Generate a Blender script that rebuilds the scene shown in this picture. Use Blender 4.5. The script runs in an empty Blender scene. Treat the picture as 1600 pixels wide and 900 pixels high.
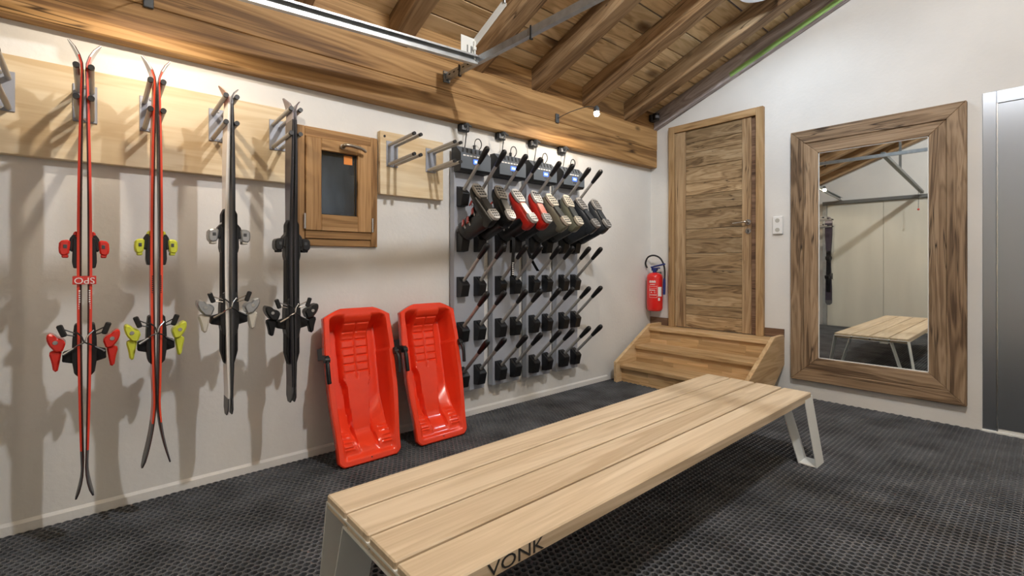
import bpy, bmesh, math, random
from mathutils import Vector, Matrix
R = math.radians
PI = math.pi
random.seed(7)
sc = bpy.context.scene
COL = sc.collection

# ------------------------------------------------------------------ camera
cd = bpy.data.cameras.new('camera'); cam = bpy.data.objects.new('camera', cd); COL.objects.link(cam)
cd.sensor_width = 36.0; cd.lens = 743.0 / 1600.0 * 36.0
cd.shift_y = -38.5 / 1600.0
cd.clip_start = 0.02
cam.location = (0, 0, 1.15); cam.rotation_euler = (R(90), 0, R(48.8 - 90))
sc.camera = cam
# ------------------------------------------------------------------ world, exposure
w = bpy.data.worlds.new('night'); sc.world = w; w.use_nodes = True
w.node_tree.nodes['Background'].inputs[0].default_value = (0.02, 0.035, 0.07, 1)
w.node_tree.nodes['Background'].inputs[1].default_value = 0.5
vs = sc.view_settings
sc.display_settings.display_device = 'sRGB'
vs.view_transform = 'Standard'; vs.look = 'None'; vs.gamma = 1.0; vs.use_curve_mapping = False
vs.exposure = 0.40
WARM = (1.0, 0.85, 0.67); COOL = (0.70, 0.85, 1.0); NEUT = (0.97, 0.98, 1.0)
P_SPOT = 16.0; P_DRUM_COOL = 9.0; P_DRUM = 165.0
# ------------------------------------------------------------------ helpers
ORG = {}
def link(o): COL.objects.link(o); return o
def root(name, label, cat, loc=(0, 0, 0), group=None):
    o = link(bpy.data.objects.new(name, None)); o.empty_display_size = 0.05
    o.location = loc; ORG[o.name] = Vector(loc)
    if label: o['label'] = label
    if cat: o['category'] = cat
    if group: o['group'] = group
    return o
def tag(o, label=None, cat=None, group=None, kind=None):
    if label: o['label'] = label
    if cat: o['category'] = cat
    if group: o['group'] = group
    if kind: o['kind'] = kind
    return o
def part(name, bm, m, parent=None, smooth=False, label=None, kind=None):
    """link a bmesh built in world coordinates (minus the parent's origin) as one object"""
    org = ORG.get(parent.name, Vector()) if parent else Vector()
    me = bpy.data.meshes.new(name)
    if org.length: bmesh.ops.translate(bm, vec=-org, verts=bm.verts)
    bmesh.ops.recalc_face_normals(bm, faces=bm.faces)
    bm.to_mesh(me); bm.free()
    ms = m if isinstance(m, (list, tuple)) else [m]
    for x in ms: me.materials.append(x)
    if smooth:
        for p in me.polygons: p.use_smooth = True
        me.set_sharp_from_angle(angle=R(38))
    o = link(bpy.data.objects.new(name, me))
    if parent: o.parent = parent; ORG[o.name] = org
    if label: o['label'] = label
    if kind: o['kind'] = kind
    return o
def kids(o): return [c for c in bpy.data.objects if c.parent == o]
def copy_tree(o, parent=None):
    c = o.copy(); COL.objects.link(c); c.parent = parent
    if parent is None: ORG[c.name] = Vector()
    for ch in kids(o): copy_tree(ch, c)
    return c
def NB(): return bmesh.new()
def box(bm, x0, x1, y0, y1, z0, z1, bev=0.0, mi=0):
    m = Matrix.Translation(((x0+x1)/2, (y0+y1)/2, (z0+z1)/2)) @ Matrix.Diagonal((abs(x1-x0), abs(y1-y0), abs(z1-z0), 1))
    vs_ = bmesh.ops.create_cube(bm, size=1, matrix=m)['verts']
    fs = {f for v in vs_ for f in v.link_faces}
    for f in fs: f.material_index = mi
    if bev > 0:
        es = list({e for v in vs_ for e in v.link_edges})
        bmesh.ops.bevel(bm, geom=es, offset=bev, segments=1, profile=0.5, affect='EDGES')
    return bm
def obox(bm, c, ax, ay, az, sx, sy, sz, bev=0.0, mi=0):
    """oriented box: centre, axes, full sizes"""
    ax, ay, az = Vector(ax).normalized(), Vector(ay).normalized(), Vector(az).normalized()
    m = Matrix((ax*sx, ay*sy, az*sz)).transposed().to_4x4(); m.translation = Vector(c)
    vs_ = bmesh.ops.create_cube(bm, size=1, matrix=m)['verts']
    for f in {f for v in vs_ for f in v.link_faces}: f.material_index = mi
    if bev > 0:
        bmesh.ops.bevel(bm, geom=list({e for v in vs_ for e in v.link_edges}), offset=bev, segments=1, profile=0.5, affect='EDGES')
    return bm
def prism(bm, poly, axis, a, b, mi=0, bev=0.0):
    """polygon (2-D) extruded along axis: x -> poly is (y,z); y -> (x,z); z -> (x,y)"""
    def P(p, t):
        return {'x': (t, p[0], p[1]), 'y': (p[0], t, p[1]), 'z': (p[0], p[1], t)}[axis]
    A = [bm.verts.new(P(p, a)) for p in poly]; B = [bm.verts.new(P(p, b)) for p in poly]
    n = len(poly)
    fs = [bm.faces.new(A), bm.faces.new(B[::-1])]
    for i in range(n): fs.append(bm.faces.new((A[i], A[(i+1) % n], B[(i+1) % n], B[i])))
    for f in fs: f.material_index = mi
    bmesh.ops.recalc_face_normals(bm, faces=fs)
    if bev > 0:
        bmesh.ops.bevel(bm, geom=list({e for f in fs for e in f.edges}), offset=bev, segments=1, profile=0.5, affect='EDGES')
    return bm
def loft(bm, rings, cap0=True, cap1=True, mi=0, closed=True):
    vr = [[bm.verts.new(p) for p in r] for r in rings]
    n = len(rings[0])
    for a, b in zip(vr[:-1], vr[1:]):
        for i in range(n if closed else n-1):
            f = bm.faces.new((a[i], a[(i+1) % n], b[(i+1) % n], b[i])); f.material_index = mi
    if cap0: bm.faces.new(vr[0][::-1]).material_index = mi
    if cap1: bm.faces.new(vr[-1]).material_index = mi
    return bm
def tube(bm, pts, r, seg=8, mi=0, caps=True):
    pts = [Vector(p) for p in pts]
    rr = r if isinstance(r, (list, tuple)) else [r]*len(pts)
    rings = []; prev = None
    for i, p in enumerate(pts):
        d = (pts[min(i+1, len(pts)-1)] - pts[max(i-1, 0)]).normalized()
        if prev is None:
            u = d.cross(Vector((0, 0, 1)));
            if u.length < 1e-3: u = d.cross(Vector((1, 0, 0)))
            u.normalize()
        else:
            u = (prev - d*prev.dot(d)).normalized()
        prev = u; v = d.cross(u)
        rings.append([p + (u*math.cos(2*PI*k/seg) + v*math.sin(2*PI*k/seg))*rr[i] for k in range(seg)])
    return loft(bm, rings, caps, caps, mi)
def spline(pts, n=8):
    """Catmull-Rom through points"""
    p = [Vector(q) for q in pts]; p = [2*p[0]-p[1]] + p + [2*p[-1]-p[-2]]
    out = []
    for i in range(1, len(p)-2):
        for k in range(n):
            t = k/n
            out.append(0.5*((2*p[i]) + (p[i+1]-p[i-1])*t + (2*p[i-1]-5*p[i]+4*p[i+1]-p[i+2])*t*t + (3*p[i]-p[i-1]-3*p[i+1]+p[i+2])*t**3))
    out.append(p[-2]); return out
def cyl(bm, c0, c1, r, seg=16, mi=0): return tube(bm, [c0, c1], r, seg, mi)

# ------------------------------------------------------------------ materials
def mat(name, col, rough=0.5, metal=0.0, spec=0.5, emit=None, estr=0.0, coat=0.0):
    m = bpy.data.materials.new(name); m.use_nodes = True
    b = m.node_tree.nodes['Principled BSDF']
    b.inputs['Base Color'].default_value = (*col, 1); b.inputs['Roughness'].default_value = rough
    b.inputs['Metallic'].default_value = metal; b.inputs['Specular IOR Level'].default_value = spec
    b.inputs['Coat Weight'].default_value = coat
    if emit: b.inputs['Emission Color'].default_value = (*emit, 1); b.inputs['Emission Strength'].default_value = estr
    return m
def nodes(m): return m.node_tree.nodes, m.node_tree.links, m.node_tree.nodes['Principled BSDF']
def ramp(N, stops):
    r = N.new('ShaderNodeValToRGB'); e = r.color_ramp.elements
    while len(e) < len(stops): e.new(0.5)
    for x, (p, c) in zip(e, stops): x.position = p; x.color = (*c, 1)
    return r
def noisy(m, scale=8.0, amt=0.12, bump=0.0, bscale=60.0, stretch=(1, 1, 1), rough_amt=0.0):
    """value variation and fine relief on a flat material"""
    N, L, b = nodes(m); col = b.inputs['Base Color'].default_value[:3]
    tc = N.new('ShaderNodeTexCoord'); mp = N.new('ShaderNodeMapping'); mp.inputs['Scale'].default_value = stretch
    L.new(tc.outputs['Object'], mp.inputs[0])
    n = N.new('ShaderNodeTexNoise'); n.inputs['Scale'].default_value = scale; n.inputs['Detail'].default_value = 5
    L.new(mp.outputs[0], n.inputs['Vector'])
    r = ramp(N, [(0.3, tuple(c*(1-amt) for c in col)), (0.7, tuple(min(1, c*(1+amt)) for c in col))])
    L.new(n.outputs[0], r.inputs[0]); L.new(r.outputs[0], b.inputs['Base Color'])
    if bump:
        n2 = N.new('ShaderNodeTexNoise'); n2.inputs['Scale'].default_value = bscale; n2.inputs['Detail'].default_value = 4
        L.new(mp.outputs[0], n2.inputs['Vector'])
        bp = N.new('ShaderNodeBump'); bp.inputs['Strength'].default_value = bump; bp.inputs['Distance'].default_value = 0.004
        L.new(n2.outputs[0], bp.inputs['Height']); L.new(bp.outputs[0], b.inputs['Normal'])
    return m
def wood(name, light, mid, dark, axis='x', across=9.0, along=0.7, knots=0.0, rough=0.6, vary=0.18, bump=0.25, kscale=2.6, contrast=1.0, kcol=None, cracks=0.0, flat=None):
    m = bpy.data.materials.new(name); m.use_nodes = True; N, L, b = nodes(m)
    b.inputs['Roughness'].default_value = rough; b.inputs['Specular IOR Level'].default_value = 0.3
    tc = N.new('ShaderNodeTexCoord'); oi = N.new('ShaderNodeObjectInfo')
    off = N.new('ShaderNodeVectorMath'); off.operation = 'SCALE'; off.inputs[0].default_value = (17.3, 31.7, 23.9)
    L.new(oi.outputs['Random'], off.inputs['Scale'])
    add = N.new('ShaderNodeVectorMath'); L.new(tc.outputs['Object'], add.inputs[0]); L.new(off.outputs[0], add.inputs[1])
    def mapped(a, c):
        mp = N.new('ShaderNodeMapping'); s = {'x': (a, c, c), 'y': (c, a, c), 'z': (c, c, a)}[axis]
        mp.inputs['Scale'].default_value = s; L.new(add.outputs[0], mp.inputs[0]); return mp
    big = N.new('ShaderNodeTexNoise'); big.inputs['Scale'].default_value = 1.0; big.inputs['Detail'].default_value = 3; big.inputs['Distortion'].default_value = 0.6
    L.new(mapped(along, across).outputs[0], big.inputs['Vector'])
    fine = N.new('ShaderNodeTexNoise'); fine.inputs['Scale'].default_value = 1.0; fine.inputs['Detail'].default_value = 6; fine.inputs['Roughness'].default_value = 0.65
    L.new(mapped(along*2.2, across*9).outputs[0], fine.inputs['Vector'])
    # growth rings drawn as sine of the big noise
    sn = N.new('ShaderNodeMath'); sn.operation = 'MULTIPLY'; sn.inputs[1].default_value = 46.0; L.new(big.outputs[0], sn.inputs[0])
    si = N.new('ShaderNodeMath'); si.operation = 'SINE'; L.new(sn.outputs[0], si.inputs[0])
    mx = N.new('ShaderNodeMath'); mx.operation = 'MULTIPLY_ADD'; mx.inputs[1].default_value = 0.10*contrast; L.new(si.outputs[0], mx.inputs[0]); L.new(big.outputs[0], mx.inputs[2])
    m2 = N.new('ShaderNodeMath'); m2.operation = 'MULTIPLY_ADD'; m2.inputs[1].default_value = 0.55*contrast; L.new(fine.outputs[0], m2.inputs[0]); L.new(mx.outputs[0], m2.inputs[2])
    rp = ramp(N, [(0.50, dark), (0.74, mid), (1.0, light)])
    L.new(m2.outputs[0], rp.inputs[0]); col = rp.outputs[0]
    if knots:
        vo = N.new('ShaderNodeTexVoronoi'); vo.inputs['Scale'].default_value = kscale; vo.inputs['Randomness'].default_value = 1.0
        km = mapped(0.55, 1.15)
        if flat: km.inputs['Scale'].default_value['xyz'.index(flat)] = 0.02
        L.new(km.outputs[0], vo.inputs['Vector'])
        kr = ramp(N, [(0.0, (1, 1, 1)), (knots, (0.75, 0.75, 0.75)), (knots*1.9, (0, 0, 0))])
        L.new(vo.outputs['Distance'], kr.inputs[0])
        mixk = N.new('ShaderNodeMix'); mixk.data_type = 'RGBA'; kc = kcol or tuple(c*0.32 for c in dark)
        mixk.inputs['B'].default_value = (*kc, 1); L.new(kr.outputs[0], mixk.inputs['Factor']); L.new(col, mixk.inputs['A']); col = mixk.outputs['Result']
    if cracks:
        cn = N.new('ShaderNodeTexNoise'); cn.inputs['Scale'].default_value = 1.0; cn.inputs['Detail'].default_value = 2; cn.inputs['Distortion'].default_value = 0.35
        L.new(mapped(along*1.1, across*2.4).outputs[0], cn.inputs['Vector'])
        cs = N.new('ShaderNodeMath'); cs.operation = 'SUBTRACT'; cs.inputs[1].default_value = 0.56; L.new(cn.outputs[0], cs.inputs[0])
        ca = N.new('ShaderNodeMath'); ca.operation = 'ABSOLUTE'; L.new(cs.outputs[0], ca.inputs[0])
        cr_ = ramp(N, [(0.0, (1, 1, 1)), (cracks*.35, (0.8, 0.8, 0.8)), (cracks, (0, 0, 0))]); L.new(ca.outputs[0], cr_.inputs[0])
        # cracks come and go along the piece
        c2_ = N.new('ShaderNodeTexNoise'); c2_.inputs['Scale'].default_value = 2.2; L.new(add.outputs[0], c2_.inputs['Vector'])
        c3_ = ramp(N, [(0.47, (0, 0, 0)), (0.58, (1, 1, 1))]); L.new(c2_.outputs[0], c3_.inputs[0])
        cm = N.new('ShaderNodeMath'); cm.operation = 'MULTIPLY'; L.new(cr_.outputs[0], cm.inputs[0]); L.new(c3_.outputs[0], cm.inputs[1])
        mixc = N.new('ShaderNodeMix'); mixc.data_type = 'RGBA'; mixc.inputs['B'].default_value = (*(c*0.4 for c in dark), 1)
        L.new(cm.outputs[0], mixc.inputs['Factor']); L.new(col, mixc.inputs['A']); col = mixc.outputs['Result']
    hs = N.new('ShaderNodeHueSaturation'); L.new(col, hs.inputs['Color'])
    mr = N.new('ShaderNodeMapRange'); mr.inputs['To Min'].default_value = 1-vary; mr.inputs['To Max'].default_value = 1+vary
    L.new(oi.outputs['Random'], mr.inputs['Value']); L.new(mr.outputs[0], hs.inputs['Value'])
    L.new(hs.outputs[0], b.inputs['Base Color'])
    bp = N.new('ShaderNodeBump'); bp.inputs['Strength'].default_value = bump; bp.inputs['Distance'].default_value = 0.003
    L.new(m2.outputs[0], bp.inputs['Height']); L.new(bp.outputs[0], b.inputs['Normal'])
    return m

M = {}
M['plaster'] = noisy(mat('white_plaster', (0.74, 0.73, 0.705), 0.85, spec=0.2), 2.0, 0.05, 0.35, 38)
M['concrete'] = noisy(mat('concrete', (0.02, 0.02, 0.02), 0.9), 5, 0.3)
M['rubber'] = noisy(mat('black_rubber', (0.10, 0.104, 0.112), 0.42, spec=0.45), 3.5, 0.5)
M['beam'] = wood('beam_wood', (0.53, 0.32, 0.135), (0.35, 0.19, 0.07), (0.14, 0.068, 0.024), 'x', 7.0, 0.5, knots=0.05, kscale=2.4, vary=0.06, cracks=.014, flat='y')
M['rafter'] = wood('rafter_wood', (0.47, 0.32, 0.18), (0.31, 0.195, 0.10), (0.14, 0.08, 0.04), 'y', 7.0, 0.8, knots=0.05, vary=0.12, cracks=.014)
M['rafter_wall'] = wood('stained_rafter_wood', (0.62, 0.58, 0.60), (0.38, 0.335, 0.33), (0.19, 0.155, 0.145), 'y', 9.0, 1.4, vary=0.02)
M['board'] = wood('ceiling_board_wood', (0.84, 0.66, 0.41), (0.70, 0.51, 0.28), (0.44, 0.28, 0.13), 'x', 7.0, 1.0, knots=0.085, kscale=2.2, vary=0.16, kcol=(0.13, 0.065, 0.03), flat='z')
M['bench'] = wood('bench_oak', (0.70, 0.585, 0.435), (0.60, 0.48, 0.335), (0.45, 0.34, 0.22), 'x', 9.0, 0.6, rough=0.5, vary=0.07, contrast=0.75, bump=0.12)
M['pine'] = wood('rack_pine', (0.78, 0.67, 0.48), (0.70, 0.57, 0.38), (0.58, 0.43, 0.25), 'x', 6.0, 0.7, knots=0.042, kscale=2.6, vary=0.03, contrast=0.7, bump=0.1, kcol=(0.40, 0.24, 0.11), flat='y')
M['door_h'] = wood('old_door_wood', (0.50, 0.365, 0.215), (0.345, 0.23, 0.12), (0.14, 0.085, 0.042), 'y', 11.0, 1.7, knots=0.075, kscale=2.8, vary=0.30, cracks=.014, flat='x')
M['door_v'] = wood('old_door_stile_wood', (0.44, 0.315, 0.185), (0.33, 0.215, 0.115), (0.17, 0.10, 0.05), 'z', 11.0, 0.9, knots=0.05, vary=0.12, cracks=.014, flat='x')
M['frame_v'] = wood('door_frame_wood', (0.50, 0.335, 0.175), (0.39, 0.245, 0.115), (0.22, 0.125, 0.055), 'z', 10.0, 0.8, knots=0.04, vary=0.08, flat='x')
M['frame_h'] = wood('door_head_wood', (0.50, 0.335, 0.175), (0.39, 0.245, 0.115), (0.22, 0.125, 0.055), 'y', 10.0, 0.8, vary=0.08)
M['win_v'] = wood('window_wood', (0.47, 0.28, 0.125), (0.36, 0.20, 0.08), (0.2, 0.10, 0.035), 'z', 11.0, 0.8, vary=0.1)
M['win_h'] = wood('window_rail_wood', (0.45, 0.27, 0.12), (0.34, 0.19, 0.075), (0.19, 0.095, 0.032), 'x', 11.0, 0.8, vary=0.1)
M['mir_v'] = wood('reclaimed_teak_upright', (0.37, 0.262, 0.165), (0.235, 0.155, 0.09), (0.08, 0.048, 0.027), 'z', 11.0, 0.9, knots=0.05, vary=0.16, contrast=1.1, cracks=.022, bump=.5, flat='x')
M['mir_h'] = wood('reclaimed_teak_rail', (0.37, 0.262, 0.165), (0.235, 0.155, 0.09), (0.08, 0.048, 0.027), 'y', 11.0, 0.9, knots=0.05, vary=0.16, contrast=1.1, cracks=.022, bump=.5, flat='x')
M['stair'] = wood('stair_oak', (0.66, 0.46, 0.26), (0.54, 0.355, 0.175), (0.37, 0.22, 0.095), 'y', 9.0, 0.8, vary=0.2, rough=0.45)
M['stair_x'] = wood('stair_string_oak', (0.66, 0.48, 0.28), (0.56, 0.38, 0.2), (0.40, 0.25, 0.12), 'x', 9.0, 0.8, vary=0.08, rough=0.45)
M['skirt'] = wood('dark_skirting_wood', (0.25, 0.15, 0.095), (0.15, 0.085, 0.05), (0.07, 0.037, 0.022), 'y', 12.0, 1.0, vary=0.1)
M['steel'] = noisy(mat('galvanised_steel', (0.50, 0.52, 0.53), 0.42, 0.85), 14, 0.12)
M['steel_dark'] = mat('dark_steel', (0.20, 0.21, 0.21), 0.45, 0.8)
M['steel_mid'] = noisy(mat('dull_galvanised_steel', (0.38, 0.40, 0.42), 0.4, 0.75), 20, 0.15)
M['alu'] = mat('grey_tube', (0.46, 0.45, 0.43), 0.42, 0.35)
M['plate'] = mat('grey_plate', (0.33, 0.345, 0.39), 0.5, 0.3)
M['panel'] = mat('light_grey_panel', (0.40, 0.425, 0.48), 0.45, 0.1)
M['box'] = mat('slate_grey_case', (0.10, 0.12, 0.145), 0.5, 0.1)
M['box_side'] = mat('black_case_end', (0.02, 0.022, 0.025), 0.55)
M['slot'] = mat('vent_dark', (0.015, 0.017, 0.02), 0.7)
M['lcd'] = mat('blue_display', (0.02, 0.03, 0.3), 0.3, emit=(0.05, 0.13, 1.0), estr=2.6)
M['lcd_t'] = mat('display_digits', (0.5, 0.6, 1), 0.3, emit=(0.5, 0.65, 1.0), estr=2.2)
M['black'] = mat('black_plastic', (0.009, 0.009, 0.010), 0.42)
M['blackm'] = mat('black_matt', (0.009, 0.009, 0.010), 0.55, spec=.2)
M['grey_dk'] = mat('dark_grey_plastic', (0.06, 0.065, 0.07), 0.45)
M['white_paint'] = mat('white_powder_coat', (0.72, 0.73, 0.70), 0.45)
M['white_pl'] = mat('white_plastic', (0.78, 0.78, 0.77), 0.35)
M['socket_in'] = mat('socket_recess', (0.45, 0.44, 0.40), 0.5)
M['chrome'] = mat('satin_chrome', (0.62, 0.61, 0.59), 0.22, 1.0)
M['bronze'] = mat('bronze_handle', (0.36, 0.31, 0.25), 0.32, 0.9)
M['sled'] = mat('glossy_red_plastic', (0.88, 0.055, 0.018), 0.2, spec=0.5, coat=0.3)
M['red'] = mat('red_lacquer', (0.72, 0.018, 0.016), 0.25, coat=0.3)
M['blue'] = mat('blue_plastic', (0.01, 0.025, 0.17), 0.35)
M['ink'] = mat('black_print', (0.02, 0.018, 0.016), 0.6)
M['white_ink'] = mat('white_print', (0.82, 0.80, 0.78), 0.5)
M['gold_ink'] = mat('gold_print', (0.45, 0.31, 0.10), 0.5)
M['green'] = noisy(mat('green_tape', (0.30, 0.52, 0.17), 0.55), 3.0, 0.35)
M['orange'] = mat('orange_sticker', (0.75, 0.25, 0.03), 0.5)
M['mirror'] = mat('mirror_glass', (0.86, 0.89, 0.875), 0.015, 1.0)
M['garage'] = noisy(mat('cream_door_panel', (0.66, 0.635, 0.55), 0.6), 1.3, 0.06, stretch=(1, 3, 0.5))
M['bulb'] = mat('lamp_bulb', (1, 1, 1), 0.3, emit=(1.0, 0.86, 0.66), estr=60)
M['diff_c'] = mat('cool_diffuser', (0.8, 0.8, 0.85), 0.4, emit=COOL, estr=0.25)
M['diff_n'] = mat('neutral_diffuser', (0.8, 0.8, 0.8), 0.4, emit=NEUT, estr=0.6)
M['lift'] = mat('brushed_steel', (0.46, 0.50, 0.55), 0.36, 1.0)
N, L, b = nodes(M['lift'])
b.inputs['Anisotropic'].default_value = 0.75
tc = N.new('ShaderNodeTexCoord'); mp = N.new('ShaderNodeMapping'); mp.inputs['Scale'].default_value = (3, 260, 3)
nn = N.new('ShaderNodeTexNoise'); nn.inputs['Scale'].default_value = 1; nn.inputs['Detail'].default_value = 4
bp = N.new('ShaderNodeBump'); bp.inputs['Strength'].default_value = 0.06; bp.inputs['Distance'].default_value = 0.002
L.new(tc.outputs['Object'], mp.inputs[0]); L.new(mp.outputs[0], nn.inputs['Vector']); L.new(nn.outputs[0], bp.inputs['Height']); L.new(bp.outputs[0], b.inputs['Normal'])
gl = bpy.data.materials.new('window_glass'); gl.use_nodes = True; b = gl.node_tree.nodes['Principled BSDF']
b.inputs['Transmission Weight'].default_value = 1.0; b.inputs['Roughness'].default_value = 0.02; b.inputs['IOR'].default_value = 1.5
b.inputs['Base Color'].default_value = (0.85, 0.92, 0.95, 1)
M['glass'] = gl

# ------------------------------------------------------------------ dimensions
XB, XR = 4.61, -1.16          # back wall, rear wall
YL, YR = 2.94, -2.70          # left wall, right wall
SL = 0.392; SA = math.atan(SL)
def zr(y): return 2.592 + SL*(2.86 - y)      # underside of rafters
RD = 0.18                                     # rafter depth measured vertically
YRIDGE = -0.30
# ------------------------------------------------------------------ setting
bm = NB(); box(bm, XR-.2, XB+.2, YR-.2, YL+.2, -.12, -.02)
tag(part('floor', bm, M['concrete']), kind='structure')
# left wall with the window opening
WX0, WX1, WZ0, WZ1 = 0.935, 1.335, 1.345, 1.925
bm = NB()
zt = 2.82
for a in ((XR, WX0, -.02, zt), (WX1, XB, -.02, zt), (WX0, WX1, -.02, WZ0), (WX0, WX1, WZ1, zt)):
    box(bm, a[0], a[1], YL, YL+.2, a[2], a[3])
prism(bm, [(YL+.005, -.02), (YL-.012, -.02), (YL-.010, .03), (YL+.005, .05)], 'x', XR, 3.83)
tag(part('wall_left', bm, M['plaster']), kind='structure')
# gable walls
def gable(name, x0, x1, door=None):
    bm = NB()
    zl = zr(YL)+RD; zg = zr(YRIDGE)+RD; zrr = zg - SL*(YRIDGE-YR)
    prism(bm, [(YL+.2, -.02), (YL+.2, zl), (YRIDGE, zg), (YR-.2, zrr), (YR-.2, -.02)], 'x', x0, x1)
    return tag(part(name, bm, M['plaster']), kind='structure')
gable('wall_back', XB, XB+.2)
gable('wall_rear', XR-.2, XR)
zg = zr(YRIDGE)+RD; zrr = zg - SL*(YRIDGE-YR)
bm = NB(); box(bm, XR, XB, YR-.2, YR, -.02, zrr)
tag(part('wall_right', bm, M['plaster']), kind='structure')
# ceiling: far slope as one slab, near slope as boards on rafters
ceil = link(bpy.data.objects.new('ceiling', None)); ceil['kind'] = 'structure'; ORG['ceiling'] = Vector()
bm = NB(); prism(bm, [(YRIDGE, zg), (YR-.2, zrr), (YR-.2, zrr+.06), (YRIDGE, zg+.06)], 'x', XR-.2, XB+.2)
part('far_slope', bm, M['board'], ceil)
BW = 0.172/math.cos(SA)*math.cos(SA)
nb = 0; yb = YL+.15
bw_y = 0.1735
me = None
while yb > YRIDGE-.15:
    if me is None:
        bm = NB(); ln = bw_y/math.cos(SA)-.009
        box(bm, XR-.15, XB+.15, -ln/2, ln/2, 0, .03, .003)
        o = part('board', bm, M['board'], ceil); me = o.data
    else:
        o = link(bpy.data.objects.new('board', me)); o.parent = ceil
    yc = yb - bw_y/2
    o.location = (random.uniform(-.08, .08), yc, zr(yc)+RD+random.uniform(0, .004)); o.rotation_euler = (-SA, 0, 0)
    yb -= bw_y
me = None
for i, x in enumerate((-1.12, -.48, .16, .80, 1.44, 2.08, 2.72, 3.36, 4.0)):
    if me is None:
        bm = NB(); ln = (YL-YRIDGE+.0)/math.cos(SA)
        box(bm, 0, .135, -ln/2, ln/2, 0, RD*math.cos(SA), .006)
        o = part('rafter', bm, M['rafter'], ceil); me = o.data
    else:
        o = link(bpy.data.objects.new('rafter', me)); o.parent = ceil
    yc = (YL+YRIDGE)/2
    o.location = (x, yc, zr(yc)); o.rotation_euler = (-SA, 0, 0)
def slope_part(name, x0, x1, y0, y1, dz0, dz1, m, parent, label=None, bev=.004):
    bm = NB(); ln = (y1-y0)/math.cos(SA); yc = (y0+y1)/2
    box(bm, x0, x1, -ln/2, ln/2, dz0*math.cos(SA), dz1*math.cos(SA), bev)
    o = part(name, bm, m, parent, label=label); o.location = (0, yc, zr(yc)); o.rotation_euler = (-SA, 0, 0); return o
rw = slope_part('rafter', 4.545, XB, YRIDGE, YL, 0, RD, M['rafter_wall'], ceil, label='grey-stained rafter against the back wall')
bm = NB()
ln = 1.0/math.cos(SA)
tp = slope_part('tape', 4.538, 4.546, 1.0, 2.03, .004, .05, M['green'], ceil, label='green masking tape along the rafter edge', bev=0)
# the wall plate: three stacked laminations
beam = link(bpy.data.objects.new('trim_1', None)); beam['kind'] = 'structure'; ORG['trim_1'] = Vector()
zz = [2.19, 2.385, 2.60, 2.80]
for a, c in zip(zz[:-1], zz[1:]):
    bm = NB(); box(bm, XR, XB, 2.86, YL+.05, a, c-.001, .007 if a < 2.2 else .003)
    part('beam_lamination', bm, M['beam'], beam)

# ------------------------------------------------------------------ lamps
def spot_lamp(x, label):
    y, z = 2.42, 2.347
    t = root('spot_lamp', label, 'lamp', (x, 2.86, 2.35))
    bm = NB(); box(bm, x-.02, x+.02, 2.845, 2.86, 2.37, 2.45, .003); part('mount', bm, M['grey_dk'], t)
    bm = NB(); tube(bm, spline([(x, 2.85, 2.41), (x, 2.70, 2.43), (x, 2.52, 2.43), (x, 2.435, 2.405)], 4), .0032, 8); part('arm', bm, M['grey_dk'], t, True)
    bm = NB(); tube(bm, [(x, y+.004, 2.41), (x, y+.002, 2.395), (x, y+.001, 2.364)], [.012, .022, .026], 16); part('head', bm, M['grey_dk'], t, True)
    bm = NB(); bmesh.ops.create_uvsphere(bm, u_segments=16, v_segments=10, radius=.022, matrix=Matrix.Translation((x, y, z))); part('bulb', bm, M['bulb'], t, True)
    ld = bpy.data.lights.new('spot_light', 'SPOT'); ld.energy = P_SPOT; ld.color = WARM; ld.shadow_soft_size = .012
    ld.spot_size = R(168); ld.spot_blend = .25
    lo = link(bpy.data.objects.new('spot_light', ld)); lo.parent = t; lo.location = (0, y-2.86, z-.026-2.35); lo.rotation_euler = (R(8), 0, 0)
    return t
spot_lamp(3.02, 'small bright spot lamp on a thin arm above the boot dryers')
spot_lamp(0.19, 'small spot lamp on a thin arm above the skis with yellow bindings')
def drum(x, y, r, m, power, col, label, soft, down=False):
    z = zr(y)+RD
    t = root('ceiling_lamp', label, 'lamp', (x, y, z))
    bm = NB(); cyl(bm, (x, y, z+.02+r*SL), (x, y, z-.07), r*.55, 20); part('canopy', bm, M['white_pl'], t, True)
    prof = [(-.07, .70), (-.085, .93), (-.10, 1.0), (-.13, 1.0), (-.155, .93), (-.17, .72)]
    bm = NB(); loft(bm, [[(x+r*f*math.cos(2*PI*k/28), y+r*f*math.sin(2*PI*k/28), z+dz) for k in range(28)] for dz, f in prof]); part('diffuser', bm, m, t, True)
    if down:
        ld = bpy.data.lights.new('lamp_light', 'AREA'); ld.shape = 'DISK'; ld.size = 2*r*.85
    else:
        ld = bpy.data.lights.new('lamp_light', 'POINT'); ld.shadow_soft_size = soft
    ld.energy = power; ld.color = col
    lo = link(bpy.data.objects.new('lamp_light', ld)); lo.parent = t; lo.location = (0, 0, -.18 if down else -.27-soft)
    return t
drum(3.72, 1.45, .155, M['diff_c'], P_DRUM_COOL, COOL, 'round cool white ceiling lamp between the rafters at the top edge', .1, True)
drum(1.5, 0.07, .16, M['diff_n'], P_DRUM, NEUT, 'round ceiling lamp high above the bench and behind the viewer', .05)
drum(2.9, -1.0, .22, M['diff_c'], P_DRUM*.80, COOL, 'added round fill lamp, out of view, in front of the steel lift door', .16)  # unseen lamp added as soft cool fill for the walls

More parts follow.
